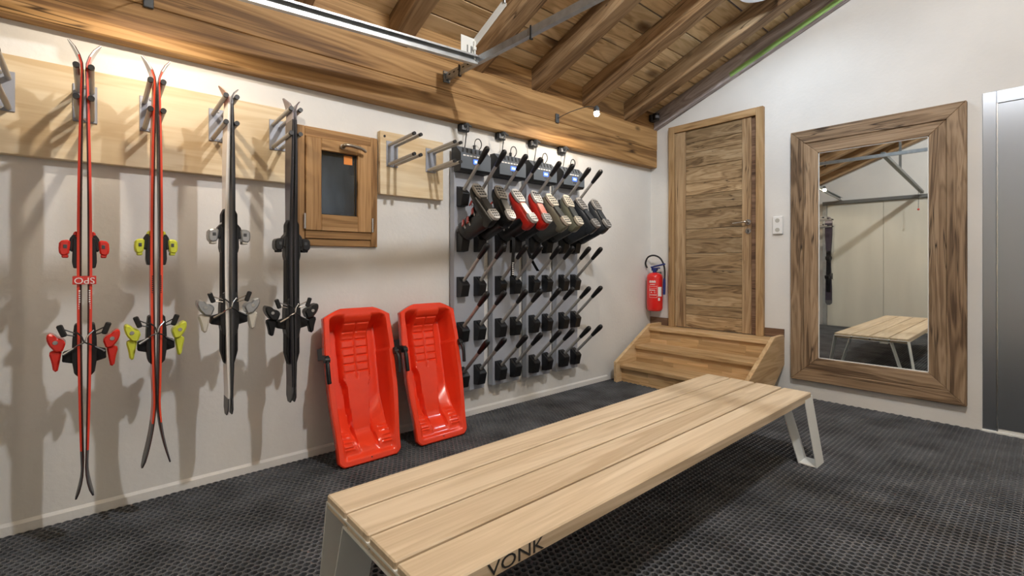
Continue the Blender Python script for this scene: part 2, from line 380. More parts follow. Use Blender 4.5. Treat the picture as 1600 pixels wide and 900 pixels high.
# ------------------------------------------------------------------ floor matting
mats = root('rubber_matting', 'black honeycomb rubber matting covering the whole floor', 'floor mat', (0, 0, -.02))
def ring_tile(nx, ny, p):
    me = bpy.data.meshes.new('mat_tile'); V = []; F = []; idx = {}
    def vid(x, y, z):
        k = (round(x, 5), round(y, 5), round(z, 5))
        if k not in idx: idx[k] = len(V); V.append(k)
        return idx[k]
    Ro = p/math.sqrt(3)
    for j in range(ny):
        for i in range(nx):
            cx = (i + .5*(j % 2))*p + p/2; cy = j*Ro*1.5 + Ro
            rings = []
            for f, z in ((1.0, -.0022), (.88, 0.0), (.76, -.0006), (.72, -.019)):
                rings.append([vid(cx+Ro*f*math.cos(R(60*k+30)), cy+Ro*f*math.sin(R(60*k+30)), z) for k in range(6)])
            for a, b_ in zip(rings[:-1], rings[1:]):
                for k in range(6): F.append((a[k], a[(k+1) % 6], b_[(k+1) % 6], b_[k]))
    me.from_pydata(V, [], F); me.materials.append(M['rubber']); return me
TP = .030; TNX, TNY = 48, 36
tw, th = TNX*TP, TNY*TP/math.sqrt(3)*1.5
tile = ring_tile(TNX, TNY, TP)
for i in range(4):
    for j in range(6):
        o = link(bpy.data.objects.new('mat_tile', tile)); o.parent = mats
        o.location = (XB-.012-tw*(i+1)-.015, YL-.024-th*(j+1)+random.uniform(-.001, .001)-.009, .02+random.uniform(-.001, .0005))

# ------------------------------------------------------------------ bench
bx0, bx1, by0, by1, bz = .565, 3.13, .935, 1.556, .40
bt = .046
be = root('bench', 'long low bench with four pale wood planks on white bent steel legs', 'bench', ((bx0+bx1)/2, (by0+by1)/2, 0))
pw = (by1-by0-3*.011)/4
for k in range(4):
    y0 = by0 + k*(pw+.011)
    bm = NB(); box(bm, bx0, bx1, y0, y0+pw, bz-bt, bz, .004); part('plank', bm, M['bench'], be)
def leg_frame(xa, xb, splay):
    zt_ = bz-.021; zi = bz-bt-.004
    outer = [(by0+.001, zt_), (by0-.055, 0.0), (by0+.04, 0.0), (by0+.14, zi), (by1-.14, zi), (by1-.04, 0.0), (by1+.055, 0.0), (by1-.001, zt_)]
    T = .005; n = len(outer); bm = NB()
    P = [Vector((p[0], p[1])) for p in outer]
    inn = []
    for i in range(n):
        d0 = (P[i]-P[i-1]).normalized(); d1 = (P[(i+1) % n]-P[i]).normalized()
        n0 = Vector((-d0.y, d0.x)); n1 = Vector((-d1.y, d1.x)); bis = (n0+n1).normalized()
        inn.append(P[i]+bis*T/max(.35, bis.dot(n0)))
    def ring(pts, x0):
        return [bm.verts.new((x0 + splay*(zt_-p.y)/zt_, p.x, p.y)) for p in pts]
    A, B, Ci, D = ring(P, xa), ring(P, xb), ring(inn, xa), ring(inn, xb)
    for i in range(n):
        j = (i+1) % n
        bm.faces.new((A[i], A[j], B[j], B[i])); bm.faces.new((Ci[i], D[i], D[j], Ci[j]))
        bm.faces.new((A[i], Ci[i], Ci[j], A[j])); bm.faces.new((B[i], B[j], D[j], D[i]))
    return part('leg_frame', bm, M['white_paint'], be)
leg_frame(bx0-.003, bx0+.117, -.012)
leg_frame(bx1-.10, bx1+.022, .014)
def text_part(name, s, size, loc, rot, m, parent, ext=.0006, ax='CENTER', sx=1.0, label=None):
    cu = bpy.data.curves.new('tmp_text', 'FONT'); cu.body = s; cu.size = size; cu.extrude = ext; cu.align_x = ax; cu.align_y = 'CENTER'; cu.resolution_u = 3
    t = link(bpy.data.objects.new('tmp_text', cu)); bpy.context.view_layer.update()
    me = bpy.data.meshes.new_from_object(t.evaluated_get(bpy.context.evaluated_depsgraph_get()))
    bpy.data.objects.remove(t); bpy.data.curves.remove(cu)
    me.materials.clear(); me.materials.append(m); me.name = name
    mx = Matrix.Translation(Vector(loc)-ORG.get(parent.name, Vector())) @ rot.to_4x4() @ Matrix.Diagonal((sx, 1, 1, 1))
    me.transform(mx)
    o = link(bpy.data.objects.new(name, me)); o.parent = parent; ORG[o.name] = ORG.get(parent.name, Vector())
    if label: o['label'] = label
    return o
ROT_NY = Matrix.Rotation(R(90), 3, 'X')                       # reads from -y
ROT_NX = Matrix.Rotation(R(-90), 3, 'Z') @ Matrix.Rotation(R(90), 3, 'X')   # reads from -x
text_part('lettering', 'VONK', .049, (.836, by0-.0006, bz-.0235), ROT_NY, M['ink'], be, sx=1.42, label='black lettering VONK on the plank edge')

# ------------------------------------------------------------------ stairs
st = root('wooden_stairs', 'three low oak steps leading up to the plank door', 'stairs', (4.2, 2.19, 0))
ys0, ys1 = 1.62, 2.80
for k, x in enumerate((3.85, 4.10, 4.35)):
    z = .1615*(k+1)
    bm = NB(); box(bm, x, (x+.29 if k < 2 else XB-.002), ys0, ys1, z-.035, z, .004); part('tread', bm, M['stair'], st)
    # riser glued up from staggered strips
    zb = z-.1615 if k else -.018; zt2 = z-.036; h = (zt2-zb)/3
    for r_ in range(3):
        yy = ys0; first = True
        while yy < ys1-.01:
            ln = random.uniform(.18, .5) if not first else random.uniform(.1, .4); first = False
            y2 = min(ys1, yy+ln)
            if ys1-y2 < .07: y2 = ys1
            bm = NB(); box(bm, x+.03+random.uniform(-.0004, .0004), x+.05, yy, y2, zb+h*r_, zb+h*(r_+1))
            part('riser_strip', bm, M['stair'], st); yy = y2
for y0, y1 in ((ys1, ys1+.035), (ys0-.035, ys0)):
    bm = NB(); prism(bm, [(3.80, -.018), (3.80, .192), (4.39, .514), (XB-.002, .514), (XB-.002, .25), (4.20, -.018)], 'y', y0, y1, bev=.003)
    part('stringer', bm, M['stair_x'], st)
bm = NB(); box(bm, XB-.016, XB-.001, 2.70, 2.94, .486, .565, .002); tag(part('baseboard_left', bm, M['skirt']), kind='structure')
bm = NB(); box(bm, XB-.016, XB-.001, 1.585, 1.748, .49, .565, .002)
tag(part('baseboard_back', bm, M['skirt']), kind='structure')

# ------------------------------------------------------------------ plank door
d1 = link(bpy.data.objects.new('door_1', None)); d1['kind'] = 'structure'; ORG['door_1'] = Vector((XB, 2.2, .485)); d1.location = ORG['door_1']
dz0, dz1 = .485, 2.585
for y0, y1 in ((2.635, 2.70), (1.75, 1.815)):
    bm = NB(); box(bm, XB-.045, XB-.001, y0, y1, dz0, dz1, .003); part('jamb', bm, M['frame_v'], d1)
bm = NB(); box(bm, XB-.046, XB-.001, 1.815, 2.635, dz1-.07, dz1, .003); part('head', bm, M['frame_h'], d1)
bm = NB()
box(bm, XB-.012, XB-.001, 1.815, 1.862, dz0, dz1-.07); part('rebate', bm, M['skirt'], d1)
bm = NB(); box(bm, XB-.028, XB-.001, 2.515, 2.632, dz0+.006, dz1-.074, .003); part('stile', bm, M['door_v'], d1)
bm = NB(); box(bm, XB-.028, XB-.001, 1.862, 1.945, dz0+.006, dz1-.074, .003); part('stile', bm, M['door_v'], d1)
cuts = [dz1-.074, 2.385, 2.28, 2.13, 1.965, 1.845, 1.695, 1.50, 1.395, 1.25, 1.08, .935, .725, .628, dz0+.006]
for a, c in zip(cuts[:-1], cuts[1:]):
    bm = NB(); box(bm, XB-.022+random.uniform(-.003, .002), XB-.001, 1.947, 2.513, c+.0015, a-.0015, .0025)
    part('plank', bm, M['door_h'], d1)
bm = NB(); cyl(bm, (XB-.028, 1.885, 1.535), (XB-.036, 1.885, 1.535), .026, 20); part('rosette', bm, M['chrome'], d1, True)
bm = NB(); tube(bm, spline([(XB-.034, 1.885, 1.535), (XB-.075, 1.888, 1.535), (XB-.085, 1.91, 1.535), (XB-.083, 1.95, 1.533), (XB-.075, 2.01, 1.53)], 5), .0095, 10); part('lever_handle', bm, M['chrome'], d1, True)
bm = NB(); cyl(bm, (XB-.028, 1.885, 1.452), (XB-.036, 1.885, 1.452), .026, 20); k_ = part('key_rosette', bm, M['chrome'], d1, True)
bm = NB(); box(bm, XB-.0375, XB-.035, 1.881, 1.889, 1.437, 1.465); part('keyhole', bm, M['black'], k_)

# ------------------------------------------------------------------ mirror
XM = XB-.055; GS = 1
mr_ = root('wall_mirror', 'tall mirror in a wide frame of rough reclaimed teak', 'mirror', (XM, .96, .145))
yo1, yo0, zo0, zo1 = 1.519, .405, .150, 2.285
yi1, yi0, zi0, zi1 = 1.312, .607, .352, 2.080
def mitre(bm, side, f0, f1, x0, x1):
    def rect(f): return (yo0+(yi0-yo0)*f, yo1+(yi1-yo1)*f, zo0+(zi0-zo0)*f, zo1+(zi1-zo1)*f)
    a = rect(f0); c = rect(f1); g = .0008
    quad = {'left': [(a[1], a[2]), (a[1], a[3]), (c[1], c[3]), (c[1], c[2])], 'right': [(a[0], a[2]), (a[0], a[3]), (c[0], c[3]), (c[0], c[2])],
            'top': [(a[0], a[3]), (a[1], a[3]), (c[1], c[3]), (c[0], c[3])], 'bottom': [(a[0], a[2]), (a[1], a[2]), (c[1], c[2]), (c[0], c[2])]}[side]
    return prism(bm, quad, 'x', x0, x1, bev=.004)
for sd in ('left', 'right', 'top', 'bottom'):
    mm = M['mir_v'] if sd in ('left', 'right') else M['mir_h']
    sp = .5 + {'left': -.03, 'right': .02, 'top': .04, 'bottom': -.05}[sd]
    bm = NB(); mitre(bm, sd, 0, sp, XM, XB-.004); part('outer_board', bm, mm, mr_)
    bm = NB(); mitre(bm, sd, sp, 1, XM+.008, XB-.004); part('inner_board', bm, mm, mr_)
bm = NB(); box(bm, XM+.024, XM+.03, yi0-.004, yi1+.004, zi0-.004, zi1+.004); 
for v in bm.verts: v.co.x -= (v.co.y-.96)*math.tan(R(.4))*GS
part('glass', bm, M['mirror'], mr_)
bm = NB()
for a in ((yi0, yi0+.006, zi0, zi1), (yi1-.006, yi1, zi0, zi1), (yi0, yi1, zi0, zi0+.006), (yi0, yi1, zi1-.006, zi1)): box(bm, XM+.018, XM+.026, *a)
part('slip', bm, M['white_pl'], mr_)

# ------------------------------------------------------------------ lift door
d2 = link(bpy.data.objects.new('door_2', None)); d2['kind'] = 'structure'; d2.location = (XB, -.3, 0); ORG['door_2'] = Vector((XB, -.3, 0))
lz = 2.32
bm = NB(); box(bm, XB-.014, XB-.001, .262, .330, .0, lz, .002); part('jamb', bm, M['lift'], d2)
bm = NB(); box(bm, XB-.014, XB-.001, -.88, .262, lz-.085, lz, .002); part('head', bm, M['lift'], d2)
bm = NB(); box(bm, XB-.014, XB-.001, -.948, -.88, .0, lz, .002); part('jamb', bm, M['lift'], d2)
bm = NB(); box(bm, XB-.006, XB-.001, -.88, .262, .03, lz-.085); part('door_leaf', bm, M['lift'], d2)
bm = NB(); box(bm, XB-.02, XB-.001, .254, .262, .0, lz-.085, .001); part('edge_strip', bm, M['chrome'], d2)
bm = NB(); box(bm, XB-.03, XB-.001, -.95, .335, -.018, .012, .003); part('sill', bm, M['white_paint'], d2)

# ------------------------------------------------------------------ window
w1 = link(bpy.data.objects.new('window_1', None)); w1['kind'] = 'structure'; w1.location = (1.135, YL, 1.26); ORG['window_1'] = Vector((1.135, YL, 1.26))
yf = YL-.022
for x0, x1 in ((.885, .93), (1.34, 1.385)):
    bm = NB(); box(bm, x0, x1, yf, YL+.06, 1.255, 1.965, .003); part('frame_upright', bm, M['win_v'], w1)
for z0, z1, pr in ((1.905, 1.965, 0), (1.30, 1.345, -.006), (1.255, 1.298, .004)):
    bm = NB(); box(bm, .93, 1.34, yf+pr, YL+.06, z0, z1, .003); part('frame_rail', bm, M['win_h'], w1)
sx0, sx1, sz0, sz1 = .932, 1.338, 1.347, 1.903
ysf = YL-.036
sash = link(bpy.data.objects.new('sash', None)); sash.parent = w1; ORG['sash'] = ORG['window_1']
gx0, gx1, gz0, gz1 = 1.022, 1.248, 1.445, 1.832
for x0, x1 in ((sx0, gx0), (gx1, sx1)):
    bm = NB(); box(bm, x0, x1, ysf, YL+.03, sz0, sz1, .003); part('stile', bm, M['win_v'], sash)
for z0, z1 in ((sz0, gz0), (gz1, sz1)):
    bm = NB(); box(bm, gx0, gx1, ysf, YL+.03, z0, z1, .003); part('rail', bm, M['win_h'], sash)
bm = NB(); box(bm, gx0-.004, gx1+.004, YL-.008, YL-.002, gz0-.004, gz1+.004); part('pane', bm, M['glass'], sash)
bm = NB()
for a in ((gx0, gx0+.006, gz0, gz1), (gx1-.006, gx1, gz0, gz1), (gx0, gx1, gz0, gz0+.006), (gx0, gx1, gz1-.006, gz1)): box(bm, a[0], a[1], YL-.014, YL-.006, a[2], a[3])
part('seal', bm, M['black'], sash)
bm = NB(); box(bm, 1.168, 1.222, YL-.0095, YL-.008, 1.77, 1.825); part('sticker', bm, M['orange'], sash, label='small orange sticker in the pane corner')
bm = NB(); cyl(bm, (1.145, ysf, 1.868), (1.145, ysf-.02, 1.868), .016, 14)
tube(bm, spline([(1.145, ysf-.02, 1.868), (1.148, ysf-.045, 1.872), (1.18, ysf-.05, 1.874), (1.25, ysf-.045, 1.866), (1.285, ysf-.038, 1.853)], 5), [.011]*15+[.010]*5+[.008], 10)
part('handle', bm, M['bronze'], w1, True)
for x, z in ((.926, 1.40), (1.346, 1.395)):
    bm = NB(); cyl(bm, (x, yf-.012, z-.045), (x, yf-.012, z+.045), .007, 10); part('hinge', bm, M['chrome'], w1, True)
# added sheet behind the pane, blue streaks painted for reflections and night outside
bm = NB(); box(bm, WX0, WX1, YL+.17, YL+.19, WZ0, WZ1); part('painted_backdrop', bm, noisy(mat('painted_glass_view', (0.035, 0.055, 0.09), .25), 9, .9, .8, 16, (1, 1, .35)), w1)

# ------------------------------------------------------------------ peg racks
def peg_bracket(xc, parent):
    yb_ = 2.897
    bm = NB(); box(bm, xc-.042, xc+.042, yb_-.006, yb_, 1.788, 1.957, .002)
    br = part('bracket', bm, M['plate'], parent)
    for sx in (-.0225, .0225):
        for z in (1.803, 1.928):
            bm = NB(); cyl(bm, (xc+sx, yb_-.005, z), (xc+sx, 2.572, z+.012), .0105, 14); part('peg', bm, M['alu'], br, True)
            bm = NB(); cyl(bm, (xc+sx, 2.5735, z+.012), (xc+sx, 2.558, z+.0126), .0111, 14); part('end_cap', bm, M['black'], br, True)
    for z in (1.80, 1.945):
        bm = NB(); cyl(bm, (xc, yb_-.006, z), (xc, yb_-.010, z), .006, 10); part('screw', bm, M['chrome'], br, True)
    return br
rk = root('ski_rack', 'long pale pine board with grey four-peg brackets holding the skis', 'ski rack', (0, YL, 1.61))
bm = NB(); box(bm, XR+.02, .879, 2.897, YL-.001, 1.610, 2.030, .003); part('board', bm, M['pine'], rk)
for xc in (-.85, -.575, -.298, -.036, .2, .483, .772): peg_bracket(xc, rk)
rk2 = root('ski_rack', 'short pine board right of the window with two empty peg brackets', 'ski rack', (1.64, YL, 1.6))
bm = NB(); box(bm, 1.395, 1.88, 2.897, YL-.001, 1.602, 2.018, .003); part('board', bm, M['pine'], rk2)
for xc in (1.478, 1.775): peg_bracket(xc, rk2)
bm = NB(); cyl(bm, (1.425, 2.897, 1.985), (1.425, 2.893, 1.985), .008, 10); part('screw', bm, M['black'], rk2, True)

# ------------------------------------------------------------------ skis
YS = 2.625
def ski_profile(t, zpeg, z0, z1, tip_out, tail_out, gap):
    """distance of the base from the pair's centre plane at height z"""
    z = t
    tip_s = zpeg+.03
    if z > tip_s: return .0015 + tip_out*((z-tip_s)/(z1-tip_s))**1.9
    zt_ = z0 + (.30 if tail_out > .03 else .13)
    if z < zt_: return .0015 + tail_out*((zt_-z)/(zt_-z0))**1.9
    u = (z-zt_)/(tip_s-zt_)
    return .0015 + gap*math.sin(PI*u)**.8
def half_width(u, wt, ww, wl):
    if u > .86: base = wt
    elif u > .5: s = (u-.5)/.36; base = ww+(wt-ww)*s*s*(3-2*s)
    elif u > .12: s = (.5-u)/.38; base = ww+(wl-ww)*s*s*(3-2*s)
    else: base = wl
    if u > .93: base *= math.sqrt(max(.02, 1-((u-.93)/.07)**2))
    if u < .03: base *= math.sqrt(max(.10, 1-((.03-u)/.03)**2*.85))
    return base/2
def make_ski(X, side, z0, z1, cfg, label, group):
    t = root('ski', label, 'ski', (X, YS, z0), group)
    zs = [z0+(z1-z0)*i/56 for i in range(57)]
    rows = []
    for z in zs:
        u = (z-z0)/(z1-z0)
        d = ski_profile(z, 1.90, z0, z1, cfg['tip'], cfg['tail'], cfg['gap'])
        th_ = .006 + .0085*math.sin(PI*min(1, max(0, u)))**.6
        hw = half_width(u, *cfg['w'])
        rows.append((z, d, th_, hw))
    bm = NB(); bot = []
    rings = []
    for z, d, th_, hw in rows:
        xb_ = X+side*d; xt = X+side*(d+th_); xm = X+side*(d+th_*.42)
        rings.append([(xb_, YS-hw, z), (xm, YS-hw, z), (xt, YS-hw*.93, z), (xt, YS, z), (xt, YS+hw*.93, z), (xm, YS+hw, z), (xb_, YS+hw, z), (xb_, YS, z)])
    vr = [[bm.verts.new(p) for p in r] for r in rings]
    n = 8; mi = [0, 1, 2, 2, 1, 0, 3, 3]          # lower edge, sidewall, top, top, sidewall, edge, base
    for j, (a, b_) in enumerate(zip(vr[:-1], vr[1:])):
        for i in range(n):
            f = bm.faces.new((a[i], a[(i+1) % n], b_[(i+1) % n], b_[i]))
            f.material_index = mi[i]
            zz_ = rows[j][0]
            if zz_ < z0+cfg['tailband'] and i not in (0, 5): f.material_index = 5
            if zz_ > z1-cfg['tipband'] and i not in (0, 5): f.material_index = 4
    bm.faces.new(vr[0][::-1]); bm.faces.new(vr[-1])
    part('ski_body', bm, cfg['mats'], t, True)
    zt_, zh = cfg['toe'], cfg['heel']
    dd = lambda z: ski_profile(z, 1.90, z0, z1, cfg['tip'], cfg['tail'], cfg['gap'])+.0135
    s = side; bc = cfg['bind']; bd = cfg['bind2']
    kk = cfg.get('k', 1.0)
    def sc_(a): return a if a < .026 else .026+(a-.026)*kk
    def bxs(bm, a, b_, y0, y1, za, zb, bev=.004):   # box given outward distances
        x0, x1 = sorted((X+s*sc_(a), X+s*sc_(b_))); return box(bm, x0, x1, YS+y0, YS+y1, za, zb, bev)
    def pr(bm, poly, y0, y1, bev=.003):            # polygon (outward, z)
        return prism(bm, [(X+s*sc_(p[0]), p[1]) for p in poly], 'y', YS+y0, YS+y1, bev=bev)
    D = dd(zt_)
    if cfg['plate']:
        bm = NB(); pr(bm, [(D-.002, zt_+.13), (D+.012, zt_+.10), (D+.014, zh-.20), (D-.002, zh-.26)], -.031, .031); part('binding_plate', bm, M['blackm'], t)
    # toe piece
    bm = NB(); pr(bm, [(D-.002, zt_+.045), (D+.016, zt_+.035), (D+.02, zt_-.06), (D+.014, zt_-.085), (D-.002, zt_-.085)], -.03, .03); part('toe_base', bm, M['black'], t)
    bm = NB(); pr(bm, [(D+.003, zt_+.05), (D+.016, zt_+.052), (D+.03, zt_+.035), (D+.034, zt_-.01), (D+.02, zt_-.02), (D+.004, zt_+.02)], -.026, .026); part('toe_mount', bm, M['black'], t)
    bm = NB(); pr(bm, [(D+.001, zt_+.066), (D+.012, zt_+.062), (D+.018, zt_+.046), (D+.016, zt_+.03), (D+.001, zt_+.03)], -.024, .024); part('toe_cap', bm, bc, t)
    bm = NB(); pr(bm, [(D+.026, zt_+.028), (D+.05, zt_+.03), (D+.072, zt_+.022), (D+.075, zt_-.01), (D+.07, zt_-.03), (D+.055, zt_-.036), (D+.033, zt_-.03), (D+.028, zt_)], -.033, .033, .006)
    toe = part('toe_piece', bm, bc, t)
    bm = NB(); bxs(bm, D+.04, D+.055, -.036, -.032, zt_-.005, zt_+.01, .001); part('release_scale', bm, M['grey_dk'], toe)
    for k in (-1, 1):
        bm = NB(); bxs(bm, D+.036, D+.062, k*.02-.008, k*.02+.008, zt_-.043, zt_-.028, .003); part('jaw', bm, bd, toe)
    # heel piece
    Dh = dd(zh)
    bm = NB(); pr(bm, [(Dh-.002, zh+.085), (Dh+.012, zh+.08), (Dh+.02, zh+.02), (Dh+.022, zh-.06), (Dh+.012, zh-.115), (Dh-.002, zh-.13)], -.034, .034); part('heel_track', bm, M['black'], t)
    bm = NB(); pr(bm, [(Dh+.016, zh-.02), (Dh+.06, zh-.03), (Dh+.062, zh-.065), (Dh+.016, zh-.075)], -.026, .026); part('heel_mount', bm, M['blackm'], t)
    bm = NB(); pr(bm, [(Dh+.045, zh+.01), (Dh+.06, zh+.028), (Dh+.078, zh+.030), (Dh+.094, zh+.046), (Dh+.120, zh+.052), (Dh+.125, zh+.03), (Dh+.114, zh+.004), (Dh+.09, zh-.022), (Dh+.06, zh-.026)], -.033, .033, .006)
    hp = part('heel_piece', bm, bc, t)
    bm = NB(); cyl(bm, (X+s*sc_(Dh+.088), YS-.036, zh+.015), (X+s*sc_(Dh+.088), YS+.036, zh+.015), .008, 12); part('pivot_pin', bm, M['chrome'], hp, True)
    bm = NB(); pr(bm, [(Dh+.062, zh-.022), (Dh+.108, zh-.018), (Dh+.115, zh-.03), (Dh+.104, zh-.065), (Dh+.098, zh-.10), (Dh+.08, zh-.105), (Dh+.072, zh-.07)], -.02, .02, .006); part('heel_lever', bm, bd, hp)
    # brake: crossing wire in front, arms behind, pads outside
    yb_ = -.052
    bm = NB()
    tube(bm, spline([(X+s*(Dh+.006), YS-.036, zh+.055), (X+s*(Dh-.012), YS+yb_-.004, zh+.035), (X+s*.0, YS+yb_-.010, zh+.012), (X-s*.02, YS+yb_-.006, zh+.0), (X-s*(Dh+.012), YS+yb_, zh-.012)], 5), .0028, 6)
    tube(bm, [(X-s*(Dh+.01), YS+yb_, zh-.011), (X-s*sc_(Dh+.055), YS+yb_, zh-.033)], [.005, .0055], 6)
    part('brake_wire', bm, M['chrome'] if s > 0 else M['black'], t, True)
    bm = NB()
    for q in (0, .02): tube(bm, [(X+s*sc_(Dh+.01), YS-.034, zh+.036+q*.6), (X+s*sc_(Dh+.055), YS-.036, zh+.046+q)], .0026, 6)
    part('brake_arm', bm, M['chrome'] if cfg['dark'] else M['black'], t, True)
    bm = NB(); obox(bm, (X+s*sc_(Dh+.062), YS-.036, zh+.060), (s*1, 0, -.35), (0, 1, 0), (s*.35, 0, 1), .02, .016, .05, .004); part('brake_pad', bm, M['black'], t)
    return t
def ski_mats(side_c, edge_c, top_c, base_c, tip_c, nm):
    return [mat(nm+'_edge', edge_c, .35, .3), mat(nm+'_sidewall', side_c, .4), mat(nm+'_top', top_c, .3, coat=.3), mat(nm+'_base', base_c, .45), mat(nm+'_tip', tip_c, .35), mat(nm+'_tail', (.10, .10, .105), .4)]
red_s = ski_mats((.70, .05, .025), (.045, .012, .01), (.62, .04, .02), (.62, .60, .54), (.55, .55, .54), 'red_ski')
ora_s = ski_mats((.74, .065, .025), (.06, .015, .01), (.66, .05, .02), (.50, .50, .49), (.5, .5, .5), 'orange_ski')
whi_s = ski_mats((.80, .77, .73), (.5, .48, .46), (.90, .88, .84), (.55, .52, .48), (.62, .36, .30), 'white_ski')
blk_s = ski_mats((.014, .015, .018), (.06, .06, .065), (.014, .014, .016), (.30, .30, .29), (.30, .30, .31), 'black_ski')
pur_s = ski_mats((.010, .010, .013), (.05, .045, .05), (.040, .032, .052), (.05, .06, .06), (.30, .26, .28), 'dark_ski')
YEL = mat('yellow_binding', (.62, .66, .06), .3); REDB = mat('red_binding', (.66, .03, .02), .25, coat=.3)
SILB = mat('silver_binding', (.42, .43, .44), .3, .6); WHB = mat('cream_binding', (.62, .58, .50), .4)
c1 = dict(tip=.045, tail=.022, gap=.0075, w=(.108, .068, .098), tipband=.09, toe=1.215, heel=.822, bind=REDB, bind2=REDB, tailband=.17, plate=False, k=.72, dark=False, mats=red_s)
c2 = dict(tip=.045, tail=.045, gap=.0065, w=(.108, .070, .102), tipband=.09, toe=1.228, heel=.838, bind=YEL, bind2=YEL, tailband=.17, plate=False, k=.72, dark=False, mats=ora_s)
c3 = dict(tip=.035, tail=.006, gap=.006, w=(.118, .075, .106), tipband=.10, toe=1.285, heel=.93, bind=SILB, bind2=WHB, tailband=.07, plate=True, k=.9, dark=True, mats=whi_s)
c4 = dict(tip=.035, tail=.006, gap=.004, w=(.116, .072, .104), tipband=.12, toe=1.25, heel=.885, bind=M['black'], bind2=M['blackm'], tailband=.07, plate=True, k=.9, dark=True, mats=pur_s)
c3b = dict(c3, mats=blk_s)
c5 = dict(c4)
PR = [('red', -.034, .195, 2.055, c1, c1, 'red ski with red bindings'), ('orange', .201, .262, 2.055, c2, c2, 'orange-red ski with yellow bindings'),
      ('white', .482, .425, 1.995, c3, c3b, None), ('dark', .768, .43, 2.0, c4, c4, 'black ski with black bindings beside the window')]
SK = {}
for nm, X, z0, z1, ca, cb, lb in PR:
    if nm == 'white':
        la = 'white ski with black plate and silver toe binding'; lb2 = 'black ski strapped behind the white ski, silver toe binding'
    else:
        la = 'left of the pair, %s' % lb; lb2 = 'right of the pair, %s' % lb
    SK[nm, -1] = make_ski(X, -1, z0, z1, ca, la, 'skis hung in pairs on the peg rack')
    SK[nm, 1] = make_ski(X, 1, z0, z1, cb, lb2, 'skis hung in pairs on the peg rack')
for s, wd in ((-1, 'nearer the rear wall'), (1, 'nearer the peg brackets')):
    make_ski(-.85, s, .40, 1.99, c5, 'dark ski in the far corner seen only in the mirror, %s' % wd, 'skis hung in pairs on the peg rack')
# strap round the red pair
stp = root('ski_strap', 'red and white lettered strap around the red skis', 'strap', (-.034, YS, 1.085))
bm = NB()
x0, x1, y0, y1 = -.034-.033, -.034+.033, YS-.042, YS+.042
for a in ((x0, x1, y0-.003, y0), (x0, x1, y1, y1+.003), (x0-.003, x0, y0-.003, y1+.003), (x1, x1+.003, y0-.003, y1+.003)): box(bm, *a, 1.065, 1.098, .0008)
part('band', bm, mat('strap_red', (.62, .04, .03), .6), stp)
text_part('lettering', 'SPO', .036, (-.034, y0-.0036, 1.0815), Matrix.Rotation(R(180), 3, 'Y') @ ROT_NY, M['white_ink'], stp, sx=1.0)
# small print along the skis
def print_marks(t, x, z0, z1, m, w=.006, y=None, n=9):
    bm = NB(); st_ = (z1-z0)/n
    for i in range(n): box(bm, x-w/2, x+w/2, y-.0006, y+.0004, z0+st_*i, z0+st_*(i+.62))
    part('printed_mark', bm, m, t)
for s in (-1, 1):
    print_marks(SK['red', s], -.034+s*.0155, .965, 1.045, M['white_ink'], .005, YS-.0348)
    print_marks(SK['orange', s], .201+s*.0145, 1.02, 1.10, M['ink'], .005, YS-.0358)

